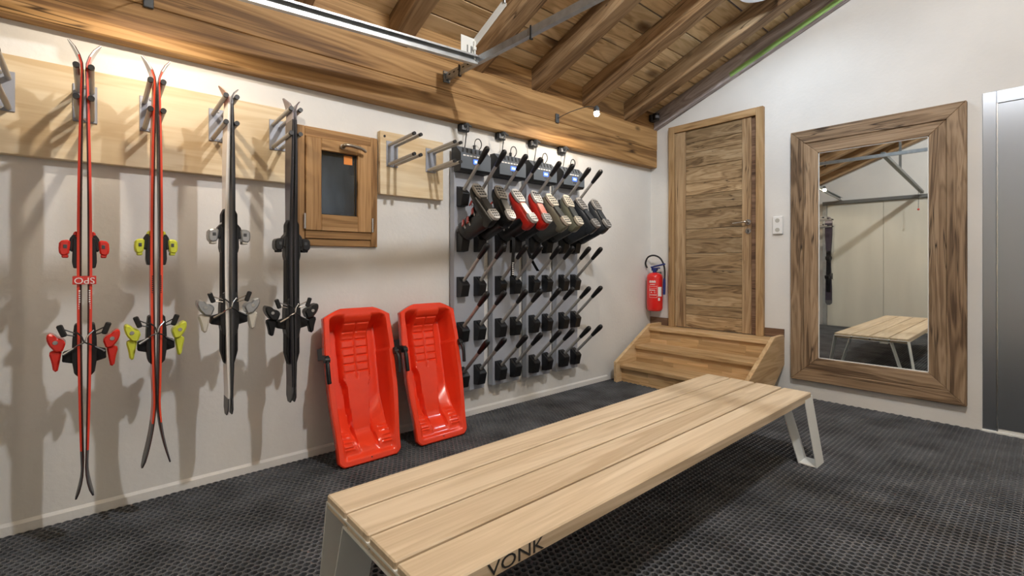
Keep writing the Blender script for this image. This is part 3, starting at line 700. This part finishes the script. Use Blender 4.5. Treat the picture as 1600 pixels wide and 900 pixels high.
# ------------------------------------------------------------------ boot dryers
YP = 2.87; ROWZ = [1.695-.33*k for k in range(5)]
def make_dryer():
    t = root('boot_dryer', 'x', 'boot dryer', (0, 0, 0), 'wall-mounted boot dryers')
    W_ = .275
    bm = NB(); box(bm, 0, W_, YP, YP+.004, .205, 1.85, .001)
    box(bm, 0, .003, YP+.004, 2.922, .205, 1.85); box(bm, W_-.003, W_, YP+.004, 2.922, .205, 1.85); box(bm, .003, W_-.003, YP+.004, 2.922, .205, .208)
    part('back_panel', bm, M['panel'], t)
    bm = NB(); box(bm, .05, W_-.05, 2.918, YL-.001, .30, 1.80); part('mounting_batten', bm, M['white_paint'], t)
    bm = NB(); prism(bm, [(2.905, 1.812), (2.80, 1.815), (2.785, 1.832), (2.785, 1.940), (2.85, 2.0), (2.905, 2.0)], 'x', .0, W_-.003)
    for f in bm.faces:
        if abs(f.normal.x) > .9 or f.normal.z < -.5: f.material_index = 1
    cb = part('control_box', bm, [M['box'], M['box_side']], t)
    bm = NB()
    us = Vector((0, .065, .06)).normalized(); un = Vector((0, -us.z, us.y))
    for i in range(6): obox(bm, Vector((.04+i*.038, 2.8175, 1.97))+un*.0004, Vector((1, 0, 0))-us*.55, us+Vector((.55, 0, 0)), un, .013, .074, .0014)
    part('vent', bm, M['slot'], cb)
    bm = NB()
    for i in range(6): box(bm, .020+i*.030, .042+i*.030, 2.7842, 2.7855, 1.921, 1.930)
    part('status_light', bm, M['white_ink'], cb)
    bm = NB(); box(bm, .112, .168, 2.7825, 2.786, 1.872, 1.905, .001); dp = part('display', bm, M['lcd'], cb)
    bm = NB(); box(bm, .122, .156, 2.7818, 2.7826, 1.881, 1.896); part('display_text', bm, M['lcd_t'], cb)
    bm = NB()
    for i in range(2): cyl(bm, (.13+i*.02, 2.785, 1.857), (.13+i*.02, 2.781, 1.857), .004, 10)
    part('button', bm, M['black'], cb)
    hold = None; tubeo = None; gripo = None; short = None
    for r_, z in enumerate(ROWZ):
        for c_ in (.053, .207):
            if hold is None:
                bm = NB(); prism(bm, [(0, .018), (-.062, -.022), (-.080, -.040), (-.058, -.125), (0, -.132)], 'x', -.034, .034, bev=.003)
                prism(bm, [(-.02, .010), (-.05, -.012), (-.05, -.006), (-.02, .014)], 'x', -.018, .018)
                h = part('holder', bm, M['black'], t); hold = h.data
            else:
                h = link(bpy.data.objects.new('holder', hold)); h.parent = t
            h.location = (c_, YP, z)
            dv = Vector((0, -math.cos(R(42.5)), math.sin(R(42.5)))); p0 = Vector((0, -.038, -.02))
            occ = (r_ == 1)
            key = short if occ else tubeo
            if key is None:
                bm = NB(); cyl(bm, p0, p0+dv*(.16 if occ else .26), .0125, 14)
                o = part('tube', bm, M['alu'], h, True)
                if occ: short = o.data
                else: tubeo = o.data
            else:
                o = link(bpy.data.objects.new('tube', key)); o.parent = h
            if not occ:
                if gripo is None:
                    bm = NB(); q = [p0+dv*f for f in (.255, .26, .30, .34, .375, .39, .397)]
                    tube(bm, q, [.0135, .0155, .018, .0205, .021, .017, .008], 14)
                    o = part('grip', bm, M['black'], h, True); gripo = o.data
                else:
                    o = link(bpy.data.objects.new('grip', gripo)); o.parent = h
    bm = NB()
    for x in (.03, W_-.02):
        for z in (.60,): cyl(bm, (x, YP, z), (x, YP-.004, z), .009, 12)
    part('plug_cap', bm, M['grey_dk'], t)
    # mains lead: plug up in the outlet, lead down behind the box, inlet loop on top
    bm = NB(); tube(bm, spline([(.118, 2.868, 2.165), (.112, 2.872, 2.12), (.115, 2.895, 2.03), (.118, 2.913, 1.99), (.118, 2.914, 1.93)], 5), .0038, 8)
    tube(bm, spline([(.185, 2.872, 2.03), (.188, 2.872, 2.06), (.205, 2.874, 2.085), (.235, 2.878, 2.09), (.262, 2.888, 2.068), (.268, 2.90, 2.04), (.255, 2.912, 2.01), (.24, 2.914, 1.96)], 5), .0038, 8)
    part('mains_lead', bm, M['black'], t, True)
    bm = NB(); cyl(bm, (.185, 2.872, 1.999), (.185, 2.872, 2.034), .011, 12); part('inlet_plug', bm, M['black'], t, True)
    bm = NB(); tube(bm, [(.118, 2.898, 2.178), (.118, 2.872, 2.178), (.118, 2.862, 2.172)], [.018, .018, .012], 12); tube(bm, [(.118, 2.866, 2.178), (.15, 2.86, 2.166)], [.009, .006], 8); tube(bm, [(.118, 2.868, 2.172), (.118, 2.868, 2.145)], [.008, .005], 8)
    part('mains_plug', bm, M['grey_dk'], t, True)
    return t
DX = [1.955, 2.3135, 2.672, 3.0305]
dlab = ['boot dryer nearest the red sleds, under the two black and silver boots', 'second boot dryer from the sleds, holding the red and white boots',
        'third boot dryer from the sleds, holding the olive boots with cream soles', 'boot dryer nearest the stairs, holding the charcoal boots']
olab = ['black wall outlet over the boot dryer nearest the sleds', 'black wall outlet over the dryer with the red boots', 'black wall outlet over the dryer with the olive boots', 'black wall outlet over the boot dryer nearest the stairs']
dr = make_dryer(); ot = None
for i, x in enumerate(DX):
    o = dr if i == 0 else copy_tree(dr)
    o['label'] = dlab[i]
    if i: o.location = (x, 0, 0)
dr.location = (DX[0], 0, 0)
def make_outlet():
    t = root('wall_outlet', 'x', 'power outlet', (0, 0, 0), 'black outlets under the beam')
    bm = NB(); box(bm, .075, .161, 2.898, YL-.001, 2.135, 2.189, .006); part('housing', bm, M['black'], t)
    bm = NB(); box(bm, .09, .146, 2.895, 2.899, 2.145, 2.18, .002); part('face_plate', bm, mat('grey_face', (.30, .31, .32), .4), t)
    return t
ot = make_outlet()
for i, x in enumerate(DX):
    o = ot if i == 0 else copy_tree(ot)
    o['label'] = olab[i]; o.location = (x, 0, 0)

# ------------------------------------------------------------------ ski boots
def sect(y, w_, zb, zt_, n=14, p=2.6):
    out = []
    for k in range(n):
        a = 2*PI*k/n; c, s_ = math.cos(a), math.sin(a)
        out.append((w_*math.copysign(abs(c)**(2/p), c), y, (zb+zt_)/2 + (zt_-zb)/2*math.copysign(abs(s_)**(2/p), s_)))
    return out
def make_boot(label, c):
    t = root('ski_boot', label, 'ski boot', (0, 0, 0), 'ski boots drying upside down')
    bm = NB()
    loft(bm, [sect(*a) for a in ((-.102, .020, .030, .075), (-.094, .034, .022, .115), (-.06, .041, .02, .150), (-.01, .044, .02, .165), (.04, .045, .02, .145), (.08, .049, .02, .112), (.12, .053, .02, .095), (.165, .052, .02, .083), (.20, .043, .02, .070), (.216, .026, .022, .055))])
    part('shell', bm, c['shell'], t, True)
    ax = [(-.018, .085, .046, .068), (-.015, .13, .049, .066), (0.0, .18, .052, .066), (.018, .23, .055, .068), (.036, .28, .058, .071), (.050, .315, .060, .074)]
    bm = NB(); rings = []
    for yc, zc, wx, wy in ax:
        rings.append([(wx*math.cos(2*PI*k/18), yc+wy*math.sin(2*PI*k/18), zc+.10*wy*math.sin(2*PI*k/18)*-1.2) for k in range(18)])
    inner = [[((p[0])*.86, yc_+(p[1]-yc_)*.86, p[2]-dz) for p in rings[-1]] for dz, yc_ in ((0, .050), (.09, .040))]
    loft(bm, rings+inner, True, True)
    part('cuff', bm, c['cuff'], t, True)
    bm = NB(); yc, zc, wx, wy = .050, .325, .052, .066
    loft(bm, [[(wx*f*math.cos(2*PI*k/16), yc+wy*f*math.sin(2*PI*k/16), zc+dz) for k in range(16)] for dz, f in ((-.03, .98), (.015, 1.0), (.02, .9), (-.05, .8))], False, True); part('liner', bm, M['blackm'], t, True)
    # tongue strip down the front
    bm = NB(); loft(bm, [[(-w_, y-.004, z), (w_, y-.004, z), (w_*.7, y+.007, z+.004), (-w_*.7, y+.007, z+.004)] for y, z, w_ in ((.125, .325, .026), (.105, .26, .027), (.083, .19, .026), (.085, .145, .024), (.115, .103, .02))]); part('tongue', bm, c['tongue'], t, True)
    # soles
    bm = NB(); prism(bm, [(-.036, .09), (.036, .09), (.05, .12), (.05, .17), (.042, .205), (.022, .221), (-.022, .221), (-.042, .205), (-.05, .17), (-.05, .12)], 'z', .0, .022, bev=.003); so = part('toe_sole', bm, c['sole'], t)
    bm = NB(); prism(bm, [(-.038, -.02), (.038, -.02), (.042, -.06), (.034, -.092), (.018, -.105), (-.018, -.105), (-.034, -.092), (-.042, -.06)], 'z', .0, .026, bev=.003); hl = part('heel_sole', bm, c['heel'], t)
    bm = NB()
    for yy in (.115, .14, .165, .19):
        for xx in (-.027, 0, .027): box(bm, xx-.009, xx+.009, yy-.008, yy+.006, -.0015, .001)
    part('toe_tread', bm, c['tread'], so)
    bm = NB()
    for yy in (-.035, -.058, -.08):
        for xx in (-.022, 0, .022): box(bm, xx-.007, xx+.007, yy-.007, yy+.005, -.0015, .001)
    part('heel_tread', bm, c['tread'], hl)
    bm = NB(); prism(bm, [(-.034, -.02), (.034, -.02), (.033, .09), (-.033, .09)], 'z', .010, .024, bev=.002); part('arch', bm, c['arch'], t)
    # buckles: two on the cuff, two on the shell, each a strap with a lever on the outer side
    for y, z, hw, ly in ((.10, .255, .056, .068), (.082, .205, .053, .066), (.088, .128, .046, .05), (.128, .098, .05, .03)):
        bm = NB(); arc = [(hw*1.04*math.cos(R(a)), y-ly+.0+(ly+.012)*math.sin(R(a)), z) for a in (0, 30, 60, 90, 120, 150, 180)]
        for p, q in zip(arc[:-1], arc[1:]):
            d_ = Vector(q)-Vector(p); mid = (Vector(p)+Vector(q))/2; nrm = Vector((d_.y, -d_.x, 0))
            obox(bm, mid, d_, nrm, (0, 0, 1), d_.length*1.05, .003, .013)
        bk = part('buckle_strap', bm, c['buckle'], t)
        for k in (1,):
            p = Vector(arc[1]); q = Vector(arc[2]); d_ = q-p; nrm = Vector((d_.y, -d_.x, 0))
            bm = NB(); obox(bm, p+d_*.2+nrm.normalized()*.006, d_, nrm, (0, 0, 1), .062, .011, .026, .003); part('buckle', bm, c['lever'], bk)
    bm = NB(); loft(bm, [[((.0615)*math.cos(2*PI*k/20), .047+dz*.3+.0765*math.sin(2*PI*k/20), .297+dz-.008*math.sin(2*PI*k/20)) for k in range(20)] for dz in (-.02, .02)], False, False)
    part('power_strap', bm, c['strap'], t, True)
    return t
PL = lambda n, c, r=.3: mat(n, c, r, coat=.2)
bk = mat('boot_black', (.012, .013, .013), .3); ch = mat('boot_charcoal', (.030, .035, .042), .4); rd = PL('boot_red', (.52, .022, .014)); ol = PL('boot_olive', (.19, .19, .135), .4); olg = PL('boot_grey', (.055, .06, .058), .4)
lt = PL('boot_silver', (.42, .42, .41)); wt = PL('boot_white', (.52, .51, .49)); cr = PL('boot_cream', (.64, .58, .47), .5); tw_ = PL('boot_sole_grey', (.30, .29, .28), .5); st_b = PL('strap_black', (.02, .02, .02), .7)
rs = PL('buckle_red', (.35, .05, .04))
BC = [dict(shell=bk, cuff=bk, tongue=ch, sole=PL('boot_taupe', (.20, .18, .15), .5), heel=wt, tread=bk, arch=bk, buckle=lt, lever=rs, strap=st_b),
      dict(shell=rd, cuff=bk, tongue=bk, sole=wt, heel=wt, tread=bk, arch=PL('boot_salmon', (.62, .16, .12)), buckle=lt, lever=wt, strap=st_b),
      dict(shell=ol, cuff=olg, tongue=bk, sole=cr, heel=cr, tread=olg, arch=olg, buckle=bk, lever=cr, strap=st_b),
      dict(shell=ch, cuff=ch, tongue=bk, sole=tw_, heel=tw_, tread=bk, arch=ch, buckle=bk, lever=lt, strap=st_b)]
BL = ['black ski boot with silver sole and red buckles', 'red ski boot with white sole patches', 'olive ski boot with cream sole pads', 'charcoal ski boot with grey sole']
tv = Vector((0, .62, .785)).normalized(); uv = Vector((0, tv.z, -tv.y))
rotb = Matrix((Vector((-1, 0, 0)), tv, uv)).transposed()
for i, x in enumerate(DX):
    b0 = make_boot(BL[i]+', left of its pair', BC[i]); b1 = copy_tree(b0); b1['label'] = BL[i]+', right of its pair'
    for o, c_, yaw, dy in ((b0, .053, 7, 0), (b1, .207, -5, .006)):
        o.matrix_world = Matrix.Translation((x+c_+.003, 2.515-dy, 1.535+dy)) @ (Matrix.Rotation(R(yaw), 3, Vector((0, -.74, .67))) @ rotb).to_4x4() @ Matrix.Diagonal((.86, 1, 1, 1))
def dangling_strap(pts, label):
    P_ = spline(pts, 5); bm = NB(); d_ = Vector((.75, -.66, 0))
    rings = []
    for p in P_: rings.append([p-d_*.012, p+d_*.012, p+d_*.012+Vector((.002, .003, 0)), p-d_*.012+Vector((.002, .003, 0))])
    loft(bm, rings); o = part('boot_strap', bm, M['blackm']); tag(o, label, 'strap', 'loose straps under the red boots')
    return o, P_
o, P_ = dangling_strap([(2.36, 2.68, 1.36), (2.345, 2.66, 1.28), (2.335, 2.655, 1.20), (2.325, 2.65, 1.12), (2.33, 2.66, 1.05)], 'black strap with white print hanging straight below the left red boot')
bm = NB()
for i in range(7): box(bm, 2.318, 2.336, 2.645, 2.6475, 1.065+i*.014, 1.073+i*.014)
w_ = part('printed_mark', bm, M['white_ink'], o)
dangling_strap([(2.50, 2.68, 1.34), (2.50, 2.67, 1.26), (2.53, 2.66, 1.18), (2.57, 2.655, 1.12), (2.60, 2.66, 1.09)], 'short black strap slanting below the right red boot')

# ------------------------------------------------------------------ sleds
def sstep(a, b_, x): t = min(1, max(0, (x-a)/(b_-a))); return t*t*(3-2*t)
def make_sled():
    t = root('sled', 'x', 'sled', (0, 0, 0), 'red plastic sleds leaning on the wall')
    Ls = .885; NA, NBv = 64, 110
    def hwid(b_):
        if b_ < .055: w_ = .100 + (.205-.100)*(b_/.055)**.8
        elif b_ < .30: w_ = .205 + .008*sstep(.055, .30, b_)
        elif b_ < .50: w_ = .206
        else: w_ = .206 - .020*sstep(.5, .95, b_)
        if .30 <= b_ <= .50: w_ = .206
        if b_ > .955: w_ -= .03*((b_-.955)/.045)**2.2
        return w_
    def depth(a, b_):
        A = abs(a)
        end0 = sstep(.035, .19, b_); end1 = 1-sstep(.80, .955, b_)
        wall = 1-sstep(.74, .87, A)
        plate_w = .41 - .09*sstep(.45, .53, b_) - .07*sstep(.53, .9, b_)
        plate = 1-sstep(plate_w, plate_w+.07, A)
        g = .150; pl = .098
        foot = sstep(.60, .86, b_+(A-.6)*.25)*sstep(plate_w+.02, plate_w+.10, A)
        d_ = g + (pl-g)*plate
        d_ = d_*(1-foot) + (.085-.06*sstep(.74, .96, b_))*foot
        d_ = min(d_, .15*sstep(.03, .13, b_))*(1-plate) + d_*end0*plate
        d_ *= wall
        d_ = d_*end1 + .022*(1-end1)*wall*(1-sstep(.94, .975, b_))
        # pads
        if A < plate_w and .09 < b_ < .47:
            n_ = (b_-.09)/.38*7; fr = abs(n_-round(n_)); e1 = sstep(0, .14, fr); e2 = sstep(0, .05, A); e3 = sstep(0, .05, plate_w-A)
            d_ += .010*(1-e1*e2*e3)
        if .80 < b_ < .93 and .46 < A < .80:
            d_ -= .006*(1 if int((b_-.80)/.013) % 2 == 0 else 0)
        # shallow centre recess of the rim lip
        return d_
    bm = NB(); G = []
    for j in range(NBv+1):
        b_ = j/NBv; row = []; hw_ = hwid(b_)
        for i in range(NA+1):
            a = -1+2*i/NA
            row.append(bm.verts.new((a*hw_, depth(a, b_), Ls*(1-b_))))
        G.append(row)
    for j in range(NBv):
        for i in range(NA): bm.faces.new((G[j][i], G[j][i+1], G[j+1][i+1], G[j+1][i]))
    # turned-down outer skirt
    border = [G[0][i] for i in range(NA+1)] + [G[j][NA] for j in range(1, NBv+1)] + [G[NBv][i] for i in range(NA-1, -1, -1)] + [G[j][0] for j in range(NBv-1, 0, -1)]
    cen = Vector((0, 0, Ls/2)); r1 = []; r2 = []
    for v in border:
        d_ = Vector((v.co.x*1.6, 0, v.co.z-Ls/2)); d_.normalize()
        r1.append(bm.verts.new(v.co + d_*.007 + Vector((0, .006, 0)))); r2.append(bm.verts.new(v.co + d_*.009 + Vector((0, .036, 0))))
    n_ = len(border)
    for i in range(n_):
        j = (i+1) % n_
        bm.faces.new((border[i], border[j], r1[j], r1[i])); bm.faces.new((r1[i], r1[j], r2[j], r2[i]))
    o = part('pan', bm, M['sled'], t, True)
    md = o.modifiers.new('thickness', 'SOLIDIFY'); md.thickness = .004; md.offset = -1
    for s in (-1, 1):
        x = s*.212
        bm = NB(); cyl(bm, (x-s*.012, -.012, .60), (x+s*.016, -.012, .60), .017, 14); box(bm, x-.010, x+.010, -.022, .03, .585, .625, .004); hb = part('brake_bracket', bm, M['black'], t)
        bm = NB(); tube(bm, spline([(x, -.014, .60), (x+s*.006, -.03, .575), (x+s*.008, -.034, .54), (x+s*.006, -.03, .49), (x+s*.004, -.028, .465)], 4), [.009]*4+[.012]*11+[.013, .010], 10); part('brake_lever', bm, M['black'], hb, True)
        bm = NB(); obox(bm, (x+s*.004, .07, .64), (1, 0, 0), (0, 1, 0), (0, 0, 1), .006, .11, .07, .003); part('brake_claw', bm, M['black'], hb)
    bm = NB(); cyl(bm, (0, .012, .018), (0, -.003, .018), .004, 8); part('rope_hole', bm, M['black'], t)
    return t
sl = make_sled(); s2 = copy_tree(sl)
for o, x, y, lab, rz in ((sl, 1.205, 2.605, 'red plastic sled with black brake levers, the one beside the skis', 0), (s2, 1.70, 2.61, 'red plastic sled with black brake levers, the one beside the boot dryers', 0)):
    o.rotation_euler = (R(-13.5), 0, rz); o.location = (x, y, .012); o['label'] = lab

# ------------------------------------------------------------------ fire extinguisher
ex = root('fire_extinguisher', 'red fire extinguisher hung on the white wall left of the plank door', 'extinguisher', (4.51, 2.83, .64))
cx, cy, rr = 4.515, 2.832, .083
bm = NB(); prof = [(.640, .55), (.642, .80), (.652, .93), (.672, 1.0), (1.0, 1.0), (1.025, .93), (1.042, .70), (1.052, .40)]
loft(bm, [[(cx+rr*f*math.cos(2*PI*k/28), cy+rr*f*math.sin(2*PI*k/28), z) for k in range(28)] for z, f in prof]); part('cylinder', bm, M['red'], ex, True)
bm = NB(); cyl(bm, (cx, cy, 1.045), (cx, cy, 1.085), .022, 14); box(bm, cx-.02, cx+.02, cy-.03, cy+.03, 1.07, 1.10, .004); part('valve', bm, M['blue'], ex, True)
bm = NB(); obox(bm, (cx-.01, cy-.045, 1.125), (0, -1, .22), (1, 0, 0), (0, .22, 1), .17, .024, .016, .003); obox(bm, (cx-.01, cy-.02, 1.098), (0, -1, .05), (1, 0, 0), (0, .05, 1), .10, .02, .012, .003); part('trigger_handle', bm, M['blue'], ex)
bm = NB(); tube(bm, spline([(cx-.01, cy+.085, 1.10), (cx-.02, cy+.10, 1.15), (cx-.02, cy+.07, 1.215), (cx-.02, cy, 1.235), (cx-.02, cy-.07, 1.21), (cx-.01, cy-.108, 1.15), (cx, cy-.118, 1.08), (cx, cy-.118, .98), (cx, cy-.112, .85)], 5), .009, 10); part('hose', bm, M['black'], ex, True)
bm = NB(); tube(bm, [(cx, cy-.116, .99), (cx, cy-.114, .93), (cx, cy-.112, .82)], [.012, .015, .013], 10); part('nozzle', bm, M['blue'], ex, True)
bm = NB(); box(bm, cx+.06, XB-.001, cy-.025, cy+.025, .98, 1.06, .004); box(bm, cx+.078, XB-.001, cy-.03, cy+.03, .67, .69, .002); part('wall_bracket', bm, M['steel_dark'], ex)
def on_cyl(bm, a0, a1, z0, z1, off=.0008, n=6):
    ring = [[(cx+(rr+off)*math.cos(R(a0+(a1-a0)*k/n)), cy+(rr+off)*math.sin(R(a0+(a1-a0)*k/n)), z) for k in range(n+1)] for z in (z0, z1)]
    loft(bm, ring, False, False, closed=False)
bm = NB(); on_cyl(bm, 236, 268, .80, .90); on_cyl(bm, 236, 252, .755, .785); part('paper_label', bm, M['white_ink'], ex, label='small white inspection label')
bm = NB()
for z in (.955, ):
    for k in range(7): on_cyl(bm, 172+k*7, 177+k*7, z-.011, z+.011+(.004 if k % 2 else 0), n=2)
for k in range(9): on_cyl(bm, 178+k*4, 180.5+k*4, .922, .930, n=1)
for z in (.905, .885): on_cyl(bm, 172, 226, z, z+.002)
for k in range(8): on_cyl(bm, 174+k*5.5, 178+k*5.5, .862, .870, n=1)
for k in range(12): on_cyl(bm, 174+k*4.3, 177+k*4.3, .812, .820, n=1)
for a in (172, 229): on_cyl(bm, a, a+1.2, .79, .915, n=1)
on_cyl(bm, 172, 230, .788, .790)
part('printed_panel', bm, M['white_ink'], ex)
for a, chx in ((188, 'A'), (212, 'G')):
    n_ = Vector((math.cos(R(a)), math.sin(R(a)), 0)); rot = Matrix((Vector((-n_.y, n_.x, 0)), Vector((0, 0, 1)), n_)).transposed()
    text_part('lettering', chx, .026, (cx+n_.x*(rr+.001), cy+n_.y*(rr+.001), .843), rot, M['white_ink'], ex, ext=.0004)

# ------------------------------------------------------------------ wall socket, sensor
so = root('wall_socket', 'white double wall socket between the plank door and the mirror', 'power socket', (XB, 1.637, 1.49))
bm = NB(); box(bm, XB-.022, XB-.001, 1.594, 1.680, 1.41, 1.572, .006); part('plate', bm, M['white_pl'], so)
for z in (1.449, 1.533):
    bm = NB(); cyl(bm, (XB-.0215, 1.637, z), (XB-.024, 1.637, z), .03, 20); f_ = part('outlet_face', bm, M['white_pl'], so, True)
    bm = NB(); cyl(bm, (XB-.0235, 1.637, z), (XB-.0246, 1.637, z), .019, 18); part('recess', bm, M['socket_in'], f_, True)
se = root('motion_sensor', 'small black motion sensor in the corner where beam meets back wall', 'sensor', (4.50, 2.86, 2.70))
bm = NB(); box(bm, 4.44, 4.515, 2.815, 2.859, 2.66, 2.735, .008); part('base', bm, M['black'], se)
bm = NB(); cyl(bm, (4.475, 2.79, 2.665), (4.475, 2.79, 2.735), .034, 16); part('head', bm, M['black'], se, True)
bm = NB(); ring = [[(4.475+.0348*math.cos(R(a)), 2.79+.0348*math.sin(R(a)), z) for a in range(200, 341, 20)] for z in (2.685, 2.712)]; loft(bm, ring, False, False, closed=False); part('lens', bm, mat('sensor_lens', (.3, .34, .42), .3), se, True)

# ------------------------------------------------------------------ garage door hardware
gt = root('door_track', 'galvanised garage door track running along under the rafters', 'track', (.4, 2.5, 2.4))
A_ = Vector((-1.09, 2.5, 2.318)); B_ = Vector((1.868, 2.5, 2.474))
ax_ = (B_-A_).normalized(); upv = Vector((-ax_.z, 0, ax_.x)); mid = (A_+B_)/2; ln = (B_-A_).length
bm = NB()
obox(bm, mid, ax_, (0, 1, 0), upv, ln, .0025, .058)
for sz in (-.029, .029): obox(bm, mid+upv*sz+Vector((0, -.014, 0)), ax_, (0, 1, 0), upv, ln, .03, .0025)
for sz in (-.024, .024): obox(bm, mid+upv*sz+Vector((0, -.028, 0)), ax_, (0, 1, 0), upv, ln, .0025, .011)
part('channel', bm, M['steel'], gt)
bm = NB(); box(bm, 1.76, 1.868, 2.506, 2.509, 2.45, 2.62, .001); box(bm, 1.845, 1.868, 2.485, 2.509, 2.54, 2.56); ep = part('end_plate', bm, M['white_paint'], gt)
bm = NB()
for x in (1.81, 1.84): box(bm, x-.004, x+.004, 2.5035, 2.5065, 2.52, 2.565)
part('slot', bm, M['steel_dark'], ep)
hb = root('hanger_strap', 'folded metal strap hanging the track end from the rafter', 'bracket', (1.9, 2.4, 2.6))
p0 = Vector((1.862, 2.512, 2.585)); p1 = Vector((1.95, 2.30, 2.80)); dv = (p1-p0).normalized(); sv = dv.cross(Vector((1, 0, 0))).normalized()
bm = NB(); obox(bm, (p0+p1)/2, dv, (1, 0, 0), sv, (p1-p0).length, .003, .06); obox(bm, (p0+p1)/2+sv*.03+Vector((.018, 0, 0)), dv, (1, 0, 0), sv, (p1-p0).length, .038, .003); part('strap', bm, M['white_paint'], hb)
bm = NB(); box(bm, 1.855, 1.866, 2.49, 2.53, 2.48, 2.60, .001); part('foot_plate', bm, M['white_paint'], hb)
bm = NB(); tube(bm, [p1, p1+Vector((.0, -.01, .12))], .008, 8); part('rod', bm, M['steel_dark'], hb)
sb = root('support_bar', 'grey slotted steel bar fixed to the beam and crossing the room', 'bar', (1.87, 2.85, 2.48))
bm = NB(); yb0, yb1 = -.6, 2.845
box(bm, 1.868, 1.871, yb0, yb1, 2.455, 2.50); box(bm, 1.871, 1.90, yb0, yb1, 2.455, 2.458); part('angle_bar', bm, M['steel_mid'], sb)
bm = NB()
for i in range(5):
    y = 2.80-.055*i; box(bm, 1.8672, 1.8684, y-.011, y+.011, 2.474, 2.483)
part('slot', bm, M['slot'], sb)
bm = NB(); box(bm, 1.852, 1.905, 2.848, 2.859, 2.435, 2.515, .002); wp = part('wall_plate', bm, M['steel_dark'], sb)
bm = NB()
for z in (2.45, 2.50): cyl(bm, (1.86, 2.848, z), (1.86, 2.840, z), .008, 8); cyl(bm, (1.895, 2.848, z), (1.895, 2.840, z), .008, 8)
part('bolt', bm, M['chrome'], wp, True)
for y in (2.68, 1.97):
    bm = NB(); box(bm, 1.863, 1.867, y-.006, y+.006, 2.44, 2.508, .001); tube(bm, spline([(1.865, y, 2.442), (1.868, y+.004, 2.432), (1.885, y+.004, 2.436)], 4), .006, 6); part('cable_clip', bm, M['black'], sb)
# rear: garage door, header and opener rail (seen in the mirror)
d3 = link(bpy.data.objects.new('door_3', None)); d3['kind'] = 'structure'; d3.location = (XR, 1.0, 0); ORG['door_3'] = Vector((XR, 1.0, 0))
gy = [2.72, 1.88, 1.04, .20, -.64]
for a, c in zip(gy[:-1], gy[1:]):
    bm = NB(); box(bm, XR+.001, XR+.045, c+.002, a-.002, .0, 2.23, .003); part('panel', bm, M['garage'], d3)
bm = NB(); box(bm, XR+.001, XR+.10, gy[-1]-.08, 2.78, 2.232, 2.29, .004); part('header', bm, M['steel_dark'], d3)
for y in (2.755, gy[-1]-.04):
    bm = NB(); box(bm, XR+.001, XR+.06, y-.033, y+.033, .0, 2.23, .003); part('side_post', bm, M['steel'], d3)
orl = root('opener_rail', 'dark garage door opener rail under the roof, seen in the mirror', 'rail', (.4, 1.36, 2.4))
A_ = Vector((-1.05, 1.36, 2.32)); B_ = Vector((1.86, 1.36, 2.50)); ax_ = (B_-A_).normalized(); upv = Vector((-ax_.z, 0, ax_.x))
bm = NB(); obox(bm, (A_+B_)/2, ax_, (0, 1, 0), upv, (B_-A_).length, .05, .045, .004); part('rail', bm, M['steel_dark'], orl)
bm = NB(); tube(bm, [(-.7, 1.36, 2.32), (-.7, 1.36, 2.02)], .003, 6); part('pull_cord', bm, M['black'], orl)
bm = NB(); bmesh.ops.create_uvsphere(bm, u_segments=12, v_segments=8, radius=.016, matrix=Matrix.Translation((-.7, 1.36, 2.01))); part('pull_knob', bm, M['red'], orl, True)
bm = NB(); box(bm, .80, .806, 1.34, 1.37, 2.45, 3.17); part('hanger', bm, M['steel_dark'], orl)
